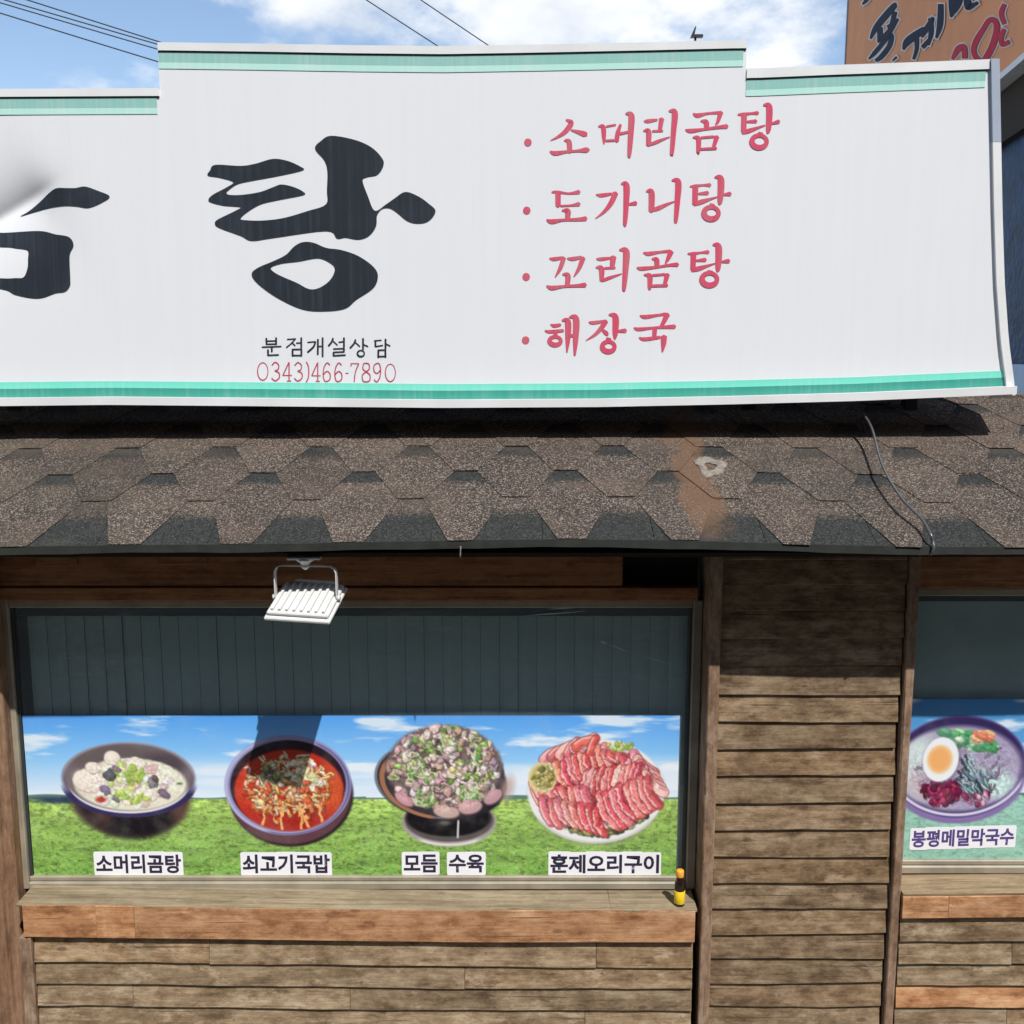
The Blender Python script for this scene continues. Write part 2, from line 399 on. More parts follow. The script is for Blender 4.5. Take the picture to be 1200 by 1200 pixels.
# ------------------------------------------------------------------ restaurant building
B = empty('restaurant_building', (0, 3.9, 0))
tag(B, 'low restaurant front with shingled eave, timber siding and picture windows', 'building')
YW, YP = 3.745, 3.62
def zat(py, Y): return at(600, py, Y)[1]

# ---- masses that stand behind the visible front
box('side_wall', -4.2, -2.12, 3.75, 8.0, 0, 2.25, M['plaster'], B, 0)
box('side_wall', 3.3, 3.55, 3.75, 8.0, 0, 2.25, M['plaster'], B, 0)
box('back_wall', -2.12, 3.3, 5.6, 5.8, 0, 2.25, M['interior'], B, 0)
box('interior_floor', -2.12, 3.3, 3.80, 5.6, 0.0, 0.06, M['interior'], B, 0)
box('upper_wall', -4.2, 1.70, 4.255, 8.0, 2.26, 3.35, M['plaster'], B, 0)

# ---- roof deck and shingles
EY, EZ, SL = 3.30, 2.146, 0.464
def und(x): return 0.010 * math.cos(1.75 * x) - 0.006 + 0.004 * math.sin(3.1 * x + 0.6) - (0.012 if x < -1.2 else 0) * min(1, (-1.2 - x))
ca, sa = 1 / math.hypot(1, SL), SL / math.hypot(1, SL)
def rp(x, run, n=0.0):
    """point on the roof: x along the eave, run back from it, n off the surface"""
    return (x, EY + run - n * sa, EZ + SL * run + und(x) * max(0, 1 - run / 0.9) + n * ca)
def slab(name, outline, top, thick, mat, parent, uvf=None):
    """solid with the plan outline [(x, run)], top(x, run) height off the roof"""
    bm = bmesh.new(); n = len(outline)
    tv = [bm.verts.new(rp(x, r, top(x, r))) for x, r in outline]
    bv = [bm.verts.new(rp(x, r, top(x, r) - thick)) for x, r in outline]
    uvl = bm.loops.layers.uv.new('UVMap')
    fs = [bm.faces.new(tv), bm.faces.new(bv[::-1])]
    for i in range(n): fs.append(bm.faces.new((tv[i], bv[i], bv[(i + 1) % n], tv[(i + 1) % n])))
    if uvf:
        lut = {v: uvf(*outline[i % n]) for i, v in enumerate(tv + bv)}
        for f in fs:
            for l in f.loops: l[uvl].uv = lut[l.vert]
    return from_bm(name, bm, mat, parent)

XL, XR = -2.9, 3.2
deck_v, deck_f = [], []
xs = np.linspace(XL, XR, 60)
for x in xs:
    for r in (0.0, 0.40, 0.80, 0.95):
        deck_v.append(rp(x, r, -0.002))
for x in xs:
    for r in (0.0, 0.40, 0.80, 0.95):
        p = rp(x, r, -0.026); deck_v.append(p)
nb = len(xs) * 4
for i in range(len(xs) - 1):
    for j in range(3):
        a = i * 4 + j; deck_f.append((a, a + 4, a + 5, a + 1)); deck_f.append((nb + a, nb + a + 1, nb + a + 5, nb + a + 4))
    deck_f.append((i * 4, nb + i * 4, nb + i * 4 + 4, i * 4 + 4))
roof = mesh('roof', deck_v, deck_f, M['dark_wood'], B)
tag(roof, 'shingled lean-to roof over the shop front')
# metal drip edge along the eave
dv, df_ = [], []
for x in xs:
    z = EZ + und(x); w = 0.0015 * math.sin(9 * x) + 0.001 * math.sin(23 * x)
    dv += [(x, EY - 0.010, z + 0.003), (x, EY - 0.012, z - 0.023 + w), (x, EY + 0.004, z - 0.023 + w), (x, EY + 0.004, z + 0.003)]
for i in range(len(xs) - 1):
    for k in range(4):
        a, b = i * 4 + k, i * 4 + (k + 1) % 4; df_.append((a, b, b + 4, a + 4))
mesh('drip_edge', dv, df_, M['drip'], roof)

P = 0.366
rows = [(-0.008, 0.23), (0.23, 0.392), (0.392, 0.558), (0.558, 0.715), (0.715, 0.872), (0.872, 0.95)]
# the starter strip under the first course
def st_uv(x, r): return (x, 0.5 + (0.145 - r) * 4.0)
for k in range(-8, 9):
    x0, x1 = k * P + 0.10, (k + 1) * P + 0.10
    slab('starter_shingle', [(x0 + .001, -0.008), (x0 + P / 2, -0.008), (x1 - .001, -0.008), (x1 - .001, 0.30), (x0 + P / 2, 0.30), (x0 + .001, 0.30)],
         lambda x, r: 0.0042, 0.004, M['shingle'], roof, st_uv)
for k, (b, gp) in enumerate(rows):
    depth_next = (rows[k + 1][1] - rows[k + 1][0]) if k + 1 < len(rows) else 0.15
    top = min(0.955, gp + depth_next + 0.02); Ln = top - b
    if k == len(rows) - 1: top = 0.96; Ln = 0.12
    gap0 = 0.014 - (P / 2 if k % 2 else 0)
    for i in range(-9, 10):
        c = gap0 + P / 2 + i * P
        if c < XL + 0.1 or c > XR - 0.1: continue
        j = lambda a: random.uniform(-a, a)
        wb, wt = 0.0475 + j(.005), (P - 0.082) / 2 + j(.004)
        db = j(0.004)
        out = [(c - wb + j(.004), b + db), (c, b + db + j(.001)), (c + wb + j(.004), b + db + j(.002)), (c + wt, gp + j(.003)), (c + P / 2 - .0012, gp + j(.002)), (c + P / 2 - .0012, top),
               (c, top), (c - P / 2 + .0012, top), (c - P / 2 + .0012, gp + j(.002)), (c - wt, gp + j(.003))]
        lift = 0.0042 + random.uniform(0, 0.0008)
        slab('shingle', out, lambda x, r: lift * (1 - (r - b) / Ln) + 0.0046 - 0.0013 * (r - b) / Ln, 0.0018, M['shingle'], roof,
             lambda x, r: (x, (r - gp) / depth_next - 0.10))
# nail heads in the starter strip gaps
for k in range(-6, 7):
    x = 0.014 + k * P + random.uniform(-.02, .02); r = 0.075 + random.uniform(-.01, .015)
    p = rp(x, r, 0.0045); lathe('nail_head', p, [(0.005, 0), (0.005, 0.0012), (0.003, 0.002)], M['cable'], roof, 8)
# dried sealant patch on the stained course
def blob_ring(name, cx, cr, rx, rr, mat, parent):
    bm = bmesh.new(); n = 26; rings = []
    for rad, h in ((1.0, -0.002), (0.9, 0.0015), (0.72, 0.0025), (0.5, 0.001), (0.38, -0.002)):
        ring = []
        for k in range(n):
            t = 2 * math.pi * k / n
            w = 1 + 0.16 * math.sin(3 * t + 1) + 0.1 * math.sin(5 * t) + random.uniform(-.05, .05)
            ring.append(bm.verts.new(rp(cx + rx * rad * w * math.cos(t), cr + rr * rad * w * math.sin(t), 0.0105 + h + random.uniform(-.001, .001))))
        rings.append(ring)
    for a, b_ in zip(rings, rings[1:]):
        for k in range(n): bm.faces.new((a[k], a[(k + 1) % n], b_[(k + 1) % n], b_[k]))
    return from_bm(name, bm, mat, parent)
blob_ring('sealant_patch', 0.725, 0.425, 0.055, 0.062, M['seal'], roof)
tube('sealant_drip', [(-0.168, EY - 0.013, EZ - 0.012), (-0.169, EY - 0.013, EZ - 0.04), (-0.168, EY - 0.013, EZ - 0.055)], [0.003, 0.003, 0.001], M['seal'], roof, 6)

# ---- eave soffit, beams
box('soffit', XL, XR, EY + 0.05, 3.69, 2.086, 2.100, M['dark_wood'], B, 0)
def beam_run(x0, x1, z0, z1, y0, mat, name='beam', n=1):
    e = np.linspace(x0, x1, n + 1)
    for a, b in zip(e, e[1:]): box(name, a + .001, b - .001, y0, y0 + 0.05, z0, z1, mat, B, 0.004)
zb0 = zat(704, 3.70)
beam_run(-1.95, 0.41, zb0 + 0.055, 2.084, 3.70, M['beam'])
beam_run(-1.95, 0.69, zb0, zb0 + 0.052, 3.694, M['beam'])
box('beam_cleat', -1.75, -1.60, 3.688, 3.70, 1.985, 2.02, M['beam'], B)
box('beam_cleat', -1.30, -1.12, 3.688, 3.70, 1.99, 2.03, M['beam'], B)
zr0 = zat(690, 3.70)
beam_run(1.47, 3.2, zr0, 2.084, 3.70, M['beam'])
box('recess_back', 0.41, 0.70, 3.78, 3.80, zb0, 2.084, M['dark_wood'], B, 0)

# ---- lap siding boards
def board(name, x0, x1, zt, zb, yf, mat, parent, lap=0.016, tilt=0.0, dzl=0.0, dzr=0.0, seg=None, jit=0.0022):
    """one lapped board: top tucked back, lower edge proud; ends at x0, x1"""
    seg = seg or max(4, int((x1 - x0) / 0.11)); vs, fs = [], []
    th = 0.015
    j = lambda a: random.uniform(-a, a)
    bow = j(0.004)
    for i in range(seg + 1):
        t = i / seg; x = x0 + (x1 - x0) * t; dz = dzl + (dzr - dzl) * t + tilt * (t - 0.5) + bow * math.sin(math.pi * t)
        zl = zb + dz + j(jit) - 0.004; zh = zt + dz + 0.014
        vs += [(x, yf - lap + j(.0015), zl + 0.002), (x, yf - 0.0005 + j(.0006), zh), (x, yf + th, zh), (x, yf - lap + th, zl), (x, yf - lap + 0.002, zl)]
    for i in range(seg):
        for k in range(5):
            a, b = i * 5 + k, i * 5 + (k + 1) % 5; fs.append((a, a + 5, b + 5, b))
    fs.append(tuple(range(5))); fs.append(tuple(seg * 5 + k for k in range(5))[::-1])
    return mesh(name, vs, fs, mat, parent)

# pillar between the windows
pil = box('pillar_wall', 0.715, 1.465, 3.645, 3.80, 0, 2.084, M['dark_wood'], B, 0)
ys = [655, 684, 715, 747, 779, 813, 845, 877, 908, 940, 972, 1003, 1034, 1064, 1094, 1123, 1151, 1178, 1205, 1232]
zs = [at(950, y, YP - 0.01)[1] for y in ys]
zs = [2.085] + zs
while zs[-1] > 0.08: zs.append(zs[-1] - 0.098)
for k in range(len(zs) - 1):
    board('board', 0.757 + random.uniform(-.003, .004), 1.424 + random.uniform(-.008, .003), zs[k], zs[k + 1], YP + 0.004, M['siding'], pil, 0.014,
          random.uniform(-.003, .009), jit=0.0016)
box('post', 0.714, 0.756, 3.592, 3.80, 0, 2.084, M['post'], B, 0.004)
box('post', 1.430, 1.464, 3.592, 3.80, 0, 2.084, M['post'], B, 0.004)
box('post', -2.12, -1.897, 3.655, 3.80, 0, 2.084, M['post_brown'], B, 0.012)

# wall under the big window
SZ = 0.690
def lowdz(x): return 0.0 if x > -0.2 else 0.030 * min(1.0, (-0.2 - x) / 1.6)
low = box('lower_wall', -1.87, 0.70, 3.66, 3.80, 0, SZ - 0.045, M['dark_wood'], B, 0)
edges = [at(600, y, YP - 0.032)[1] for y in (1107, 1133, 1158, 1184, 1210, 1236)]
while edges[-1] > 0.05: edges.append(edges[-1] - 0.085)
joints = [(-1.15, 0.32), (-0.18,), (-1.45, -0.62), (0.28,), (-0.9,), (-0.2,), (-1.1, 0.1), (-0.5,), (-1.3,), (0.2,)]
for k in range(len(edges) - 1):
    js = [-1.815] + sorted(joints[k % len(joints)]) + [0.688]
    for a, b in zip(js, js[1:]):
        board('board', a + .001, b - .001, edges[k], edges[k + 1], YP - 0.018, M['siding_low'], low, 0.015, random.uniform(-.003, .003), lowdz(a) * .8, lowdz(b) * .8)
def strip(name, x0, x1, y0, y1, z0, z1, mat, parent, fz=lambda x: 0.0, seg=10, jit=0.001):
    vs, fs = [], []
    for i in range(seg + 1):
        x = x0 + (x1 - x0) * i / seg; d = fz(x)
        j = lambda: random.uniform(-jit, jit)
        b = 0.003
        vs += [(x, y0 + j(), z0 + d + b), (x, y0 + j(), z1 + d - b), (x, y0 + b, z1 + d + j() * .5), (x, y1, z1 + d), (x, y1, z0 + d), (x, y0 + b, z0 + d)]
    for i in range(seg):
        for k in range(6):
            a, b = i * 6 + k, i * 6 + (k + 1) % 6; fs.append((a, a + 6, b + 6, b))
    fs.append(tuple(range(6))); fs.append(tuple(seg * 6 + k for k in range(6))[::-1])
    return mesh(name, vs, fs, mat, parent)
tz1, tz0 = SZ - 0.001, zat(1105, 3.576)
for a, b in ((-1.84, -1.565), (-1.565, -1.42), (-1.42, 0.69)):
    strip('trim_board', a + .0008, b - .0008, 3.574 + random.uniform(0, .002), 3.66, tz0, tz1, M['trim'], B, lambda x: lowdz(x) * .75, 12)
strip('corner_trim', -1.862, -1.818, 3.580, 3.66, 0, tz0 - 0.004, M['post'], B, lambda x: 0.022, 2)
for a, b in ((-1.862, 0.372), (0.372, 0.697)):
    strip('sill', a + .0008, b - .0008, 3.577, 3.73, SZ - 0.010, SZ + .0015, M['sill'], B, lambda x: lowdz(x) * .75, 12)

# wall under the next window
low2 = box('lower_wall', 1.47, 3.2, 3.66, 3.80, 0, 0.70, M['dark_wood'], B, 0)
e2 = [at(1130, y, YP - 0.032)[1] for y in (1077, 1103, 1129, 1154, 1180, 1207)]
while e2[-1] > 0.05: e2.append(e2[-1] - 0.085)
for k in range(len(e2) - 1):
    js = [1.468, (2.3, 1.9, 2.6)[k % 3], 3.18]
    for a, b in zip(js, js[1:]):
        board('board', a + .001, b - .001, e2[k], e2[k + 1], YP - 0.018, M['trim'] if k == 3 else M['siding_low'], low2, 0.015, random.uniform(-.003, .004))
s2 = at(1130, 1047, 3.60)[1]
for a, b in ((1.467, 1.64), (1.64, 3.18)):
    strip('trim_board', a + .0008, b - .0008, 3.577, 3.66, at(1130, 1077, 3.577)[1], s2 - 0.001, M['trim'], B, lambda x: (x - 1.5) * 0.012, 6)
strip('sill', 1.467, 3.18, 3.579, 3.73, s2 - 0.0009, s2 + 0.012, M['sill'], B, lambda x: (x - 1.5) * 0.012, 6)

# ---- windows: frame, beads, panes
def window(x0, x1, z0, z1, label, wl_=0.045, wr=0.036, wt=0.03, wb=0.048):
    fr = box('window', x0, x0 + wl_, 3.715, 3.775, z0, z1, M['frame'], B, 0.004)
    tag(fr, label)
    box('frame_rail', x0 + wl_ + .0005, x1 - wr - .0005, 3.717, 3.775, z1 - wt, z1, M['frame'], fr, 0.004)
    box('frame_rail', x0 + wl_ + .0005, x1 - wr - .0005, 3.712, 3.775, z0, z0 + wb * .62, M['frame'], fr, 0.004)
    box('frame_rail', x0 + wl_ + .0005, x1 - wr - .0005, 3.724, 3.775, z0 + wb * .62 + .0005, z0 + wb, M['frame'], fr, 0.003)
    box('frame_stile', x1 - wr, x1, 3.715, 3.775, z0, z1, M['frame'], fr, 0.004)
    ix0, ix1, iz0, iz1 = x0 + wl_ + .0005, x1 - wr - .0005, z0 + wb + .0005, z1 - wt - .0005
    box('glazing_bead', ix0, ix0 + 0.010, 3.732, 3.76, iz0, iz1, M['frame_dark'], fr, 0.001)
    box('glazing_bead', ix1 - 0.010, ix1, 3.732, 3.76, iz0, iz1, M['frame_dark'], fr, 0.001)
    box('glass_pane', ix0 + .0105, ix1 - .0105, YW, YW + 0.005, iz0, iz1, M['glass'], fr, 0)
    return fr
wz0 = SZ + 0.006
W1 = window(-1.945, 0.712, wz0, zb0 - 0.002, 'wide window with dark glass above the printed banner', 0.066)
z2 = s2 + 0.018
W2 = window(1.468, 3.16, z2, zr0 - 0.002, 'window at the edge with plain dark glass', 0.012, 0.036, 0.03, 0.05)
# scuffs on the big pane; the white sliver is a painted glint
for (a, b, w) in (((703, 751), (712, 755), .004), ((712, 755), (742, 766), .0016), ((742, 766), (796, 781), .001), ((610, 722), (690, 716), .0022), ((640, 714), (680, 712), .0016), ((545, 722), (546, 724), .003)):
    p, q = at(*a, YW - .001), at(*b, YW - .001)
    d = Vector((q[0] - p[0], q[1] - p[1])); nrm = Vector((-d.y, d.x)).normalized() * w
    mesh('scuff_glint', [(p[0], YW - .001, p[1]), (p[0] + d.x * .4 + nrm.x, YW - .001, p[1] + d.y * .4 + nrm.y), (q[0], YW - .001, q[1]), (p[0] + d.x * .5 - nrm.x, YW - .001, p[1] + d.y * .5 - nrm.y)],
         [(0, 1, 2, 3)], M['lamp_white'] if w > .003 else M['blind'], W1)

# ------------------------------------------------------------------ blinds
vb = empty('vertical_blind', (-0.6, 3.82, 1.85)); tag(vb, 'grey green vertical slat blind behind the wide window glass', 'blind')
box('head_rail', -1.87, 0.67, 3.765, 3.80, zb0 - 0.075, zb0 - 0.04, M['frame_dark'], vb, 0.002)
slat_bm = bmesh.new()
W, H = 0.0703, zb0 - 0.08 - 0.76
n = 4
vv = []
for i in range(n + 1):
    u = -W / 2 + W * i / n; bow = 0.006 * (1 - (2 * i / n - 1) ** 2)
    vv.append((slat_bm.verts.new((u, -bow, 0)), slat_bm.verts.new((u, -bow, -H))))
for i in range(n): slat_bm.faces.new((vv[i][0], vv[i][1], vv[i + 1][1], vv[i + 1][0]))
slat_me = bpy.data.meshes.new('slat'); slat_bm.to_mesh(slat_me); slat_bm.free(); slat_me.materials.append(M['blind'])
x = -1.80
while x < 0.66:
    s = bpy.data.objects.new('slat', slat_me); COL.objects.link(s); s.parent = vb
    s.location = Vector((x, 3.772 + random.uniform(-.001, .001), zb0 - 0.076)) - vb.location
    s.rotation_euler = (0, 0, R(-2 + random.uniform(-4, 4)))
    x += 0.0715
rb = empty('roller_blind', (2.3, 3.82, 1.8)); tag(rb, 'plain dark green roller blind behind the window at the edge', 'blind')
tube('roller', [(1.49, 3.80, zr0 - 0.06), (3.1, 3.80, zr0 - 0.06)], 0.02, M['frame_dark'], rb, 10)
box('fabric', 1.49, 3.1, 3.770, 3.772, 0.82, zr0 - 0.065, M['blind'], rb, 0)
tube('bottom_bar', [(1.49, 3.785, 0.815), (3.1, 3.785, 0.815)], 0.008, M['frame_dark'], rb, 8)

# ------------------------------------------------------------------ printed banners
class Canvas:
    """paints flat print; coordinates are millimetre-like units of the banner"""
    def __init__(s, w, h, S=2.5):
        s.S = S; s.w, s.h = w, h; s.W, s.H = int(w * S), int(h * S)
        s.a = np.zeros((s.H, s.W, 3)); s.yy, s.xx = np.mgrid[0:s.H, 0:s.W]; s.xx = s.xx / S; s.yy = s.yy / S
    def noise(s, cx, cy, octv=4, seed=0, rough=0.55):
        r = np.random.default_rng(seed); out = np.zeros((s.H, s.W)); amp = 1; tot = 0
        for o in range(octv):
            gx, gy = max(2, int(s.w / cx * 2 ** o) + 2), max(2, int(s.h / cy * 2 ** o) + 2)
            G = r.random((gy, gx)); u = np.linspace(0, gx - 1.001, s.W); v = np.linspace(0, gy - 1.001, s.H)
            iu, iv = u.astype(int), v.astype(int); fu, fv = u - iu, v - iv
            fu = fu * fu * (3 - 2 * fu); fv = fv * fv * (3 - 2 * fv)
            A = G[np.ix_(iv, iu)] * (1 - fu) + G[np.ix_(iv, iu + 1)] * fu
            Bq = G[np.ix_(iv + 1, iu)] * (1 - fu) + G[np.ix_(iv + 1, iu + 1)] * fu
            out += amp * (A * (1 - fv)[:, None] + Bq * fv[:, None]); tot += amp; amp *= rough
        return out / tot
    def win(s, x0, x1, y0, y1):
        S = s.S
        return slice(max(0, int(y0 * S)), max(0, min(s.H, int(y1 * S) + 2))), slice(max(0, int(x0 * S)), max(0, min(s.W, int(x1 * S) + 2)))
    def put(s, sl, m, c):
        c = np.asarray(c, float); s.a[sl] = s.a[sl] * (1 - m[..., None]) + c * m[..., None]
    def q(s, sl, cx, cy, rx, ry, rot):
        dx, dy = s.xx[sl] - cx, s.yy[sl] - cy; c, sn = math.cos(rot), math.sin(rot)
        return np.hypot((dx * c + dy * sn) / rx, (-dx * sn + dy * c) / ry)
    def ell(s, cx, cy, rx, ry, c, rot=0.0, soft=0.5, al=1.0, clip=None):
        m_ = max(rx, ry) * (1 + soft / min(rx, ry)) + 2; sl = s.win(cx - m_, cx + m_, cy - m_, cy + m_)
        if s.xx[sl].size == 0: return
        m = np.clip((1 - s.q(sl, cx, cy, rx, ry, rot)) * min(rx, ry) / max(soft, .01) / 2 + .5, 0, 1) * al
        if clip is not None: m = m * clip[sl]
        s.put(sl, m, c)
    def mask(s, cx, cy, rx, ry, rot=0.0, soft=0.8):
        sl = (slice(0, s.H), slice(0, s.W))
        return np.clip((1 - s.q(sl, cx, cy, rx, ry, rot)) * min(rx, ry) / soft / 2 + .5, 0, 1)
    def ring(s, cx, cy, rx, ry, w, c, rot=0.0, a0=None, a1=None, soft=0.6, al=1.0):
        m_ = max(rx, ry) + w + 2; sl = s.win(cx - m_, cx + m_, cy - m_, cy + m_)
        d = np.abs(s.q(sl, cx, cy, rx, ry, rot) - 1) * min(rx, ry)
        m = np.clip((w / 2 - d) / soft / 2 + .5, 0, 1) * al
        if a0 is not None:
            th = np.degrees(np.arctan2(s.yy[sl] - cy, s.xx[sl] - cx)) % 360
            m = m * np.clip(np.minimum((th - a0) % 360, (a1 - th) % 360) / 10, 0, 1) * (((th - a0) % 360) < ((a1 - a0) % 360))
        s.put(sl, m, c)
    def line(s, pts, w, c, soft=0.5, al=1.0, clip=None):
        pts = catmull(pts, 5)
        X = [p[0] for p in pts]; Y = [p[1] for p in pts]
        sl = s.win(min(X) - w - 1, max(X) + w + 1, min(Y) - w - 1, max(Y) + w + 1)
        if s.xx[sl].size == 0: return
        d = np.full(s.xx[sl].shape, 1e9)
        for p, q_ in zip(pts, pts[1:]):
            dx, dy = q_[0] - p[0], q_[1] - p[1]; l2 = dx * dx + dy * dy + 1e-9
            t = np.clip(((s.xx[sl] - p[0]) * dx + (s.yy[sl] - p[1]) * dy) / l2, 0, 1)
            d = np.minimum(d, np.hypot(s.xx[sl] - p[0] - t * dx, s.yy[sl] - p[1] - t * dy))
        m = np.clip((w / 2 - d) / soft / 2 + .5, 0, 1) * al
        if clip is not None: m = m * clip[sl]
        s.put(sl, m, c)
    def lump(s, cx, cy, rx, ry, rot, c, clip=None, edge=0.55, hi=1.22):
        c = np.asarray(c, float)
        s.ell(cx + .5, cy + .8, rx + .9, ry + .9, c * edge, rot, .8, .85, clip)
        s.ell(cx, cy, rx, ry, c, rot, .7, 1, clip)
        s.ell(cx - rx * .2, cy - ry * .3, rx * .55, ry * .5, np.minimum(255, c * hi + 8), rot, max(.8, ry * .4), .75, clip)
    def rough(s, fm, amp=2.0, seed=5):
        """irregular outlines and mottling where the mask fm marks food"""
        u = (s.noise(5, 5, 3, seed) - .5) * 2 * amp * s.S * 1.6 * fm; v = (s.noise(5, 5, 3, seed + 1) - .5) * 2 * amp * s.S * 1.6 * fm
        X = np.clip(np.round(s.xx * s.S + u), 0, s.W - 1).astype(int); Y = np.clip(np.round(s.yy * s.S + v), 0, s.H - 1).astype(int)
        s.a = s.a[Y, X]
        l = (s.noise(2.6, 2.2, 3, seed + 2) - .5)[..., None] * fm[..., None]
        s.a = np.clip(s.a * (1 + .40 * l) + 12 * l, 0, 255)
        g_ = s.a.mean(-1, keepdims=True); s.a = g_ + (s.a - g_) * .95
    def object(s, name, corners, parent_mat):
        k = 2; H2, W2 = s.H // k, s.W // k
        a = s.a[:H2 * k, :W2 * k].reshape(H2, k, W2, k, 3).mean((1, 3))
        a = lin(np.clip(a, 0, 255)) * 0.92
        (x0, z1), (x1, z0), y = corners
        u = np.linspace(x0, x1, W2); v = np.linspace(z1, z0, H2)
        co = np.zeros((H2, W2, 3), np.float32); co[..., 0] = u[None]; co[..., 2] = v[:, None]
        co[..., 1] = y - 0.0008 * np.sin(u * 5.1)[None] * np.sin(v * 7.0)[:, None] - .0008
        idx = np.arange(H2 * W2).reshape(H2, W2)
        qd = np.stack([idx[:-1, :-1], idx[1:, :-1], idx[1:, 1:], idx[:-1, 1:]], -1).reshape(-1, 4).astype(np.int32)
        me = bpy.data.meshes.new(name); me.vertices.add(H2 * W2); me.vertices.foreach_set('co', co.ravel())
        me.loops.add(qd.size); me.loops.foreach_set('vertex_index', qd.ravel())
        me.polygons.add(len(qd)); me.polygons.foreach_set('loop_start', np.arange(0, qd.size, 4, dtype=np.int32))
        me.update()
        at_ = me.color_attributes.new('print', 'FLOAT_COLOR', 'POINT')
        at_.data.foreach_set('color', np.concatenate([a.reshape(-1, 3), np.ones((H2 * W2, 1))], 1).astype(np.float32).ravel())
        me.validate()
        return me

def pick(cols): return np.array(random.choice(cols), float) + np.random.default_rng(random.randint(0, 1 << 30)).normal(0, 6, 3)
def inside(cx, cy, rx, ry, f=1.0):
    t, r = random.uniform(0, 2 * math.pi), math.sqrt(random.random()) * f
    return cx + rx * r * math.cos(t), cy + ry * r * math.sin(t)

def landscape(cv, hor, top, mid, pale, gtop, gbot, gdk, seed):
    t = np.clip(cv.yy / hor, 0, 1)[..., None]
    sky = np.where(t < .5, np.array(top) * (1 - 2 * t) + np.array(mid) * 2 * t, np.array(mid) * (2 - 2 * t) + np.array(pale) * (2 * t - 1))
    cl = cv.noise(95, 15, 5, seed); k = np.clip((cl - .56) / .14, 0, 1)[..., None] * np.clip(1.25 - t * .5, 0, 1)
    k2 = np.clip((cv.noise(260, 26, 4, seed + 5) - .45) / .2, 0, 1)[..., None] * np.clip((t - .45) / .2, 0, 1)
    sky = sky * (1 - .8 * k) + np.array((247, 249, 251)) * .8 * k
    sky = sky * (1 - .75 * k2) + np.array((240, 244, 250)) * .75 * k2
    g = np.clip((cv.yy - hor) / (cv.h - hor), 0, 1)[..., None]
    gr = np.array(gtop) * (1 - g) + np.array(gbot) * g
    tex = cv.noise(5.0, 2.4, 4, seed + 2, .75)[..., None]; tex2 = cv.noise(34, 9, 3, seed + 3)[..., None]
    gr = gr * (0.40 + 1.2 * tex) * (.82 + .36 * tex2)
    gr = gr * (1 - .55 * np.clip((tex - .56) / .2, 0, 1) * np.clip(g * 2, .2, 1)) + np.array(gdk) * .55 * np.clip((tex - .56) / .2, 0, 1) * np.clip(g * 2, .2, 1)
    sp = np.clip((cv.noise(3, 2, 2, seed + 9)[..., None] - .66) / .12, 0, 1) * np.clip(g * 2, .1, 1)
    gr = gr * (1 - .5 * sp) + np.array((205, 220, 130)) * .5 * sp
    cv.a[:] = np.where(cv.yy[..., None] < hor, sky, gr)
    x = cv.xx[0]; hill = hor - 2.2 - 3.2 * np.abs(np.sin(x * .011 + 1.6)) ** 3 - 1.5 * np.sin(x * .05) * (x < 400)
    hm = np.clip((cv.yy - hill[None]) * .9, 0, 1) * (cv.yy < hor)
    cv.put((slice(None), slice(None)), hm * .85, (70, 112, 96))

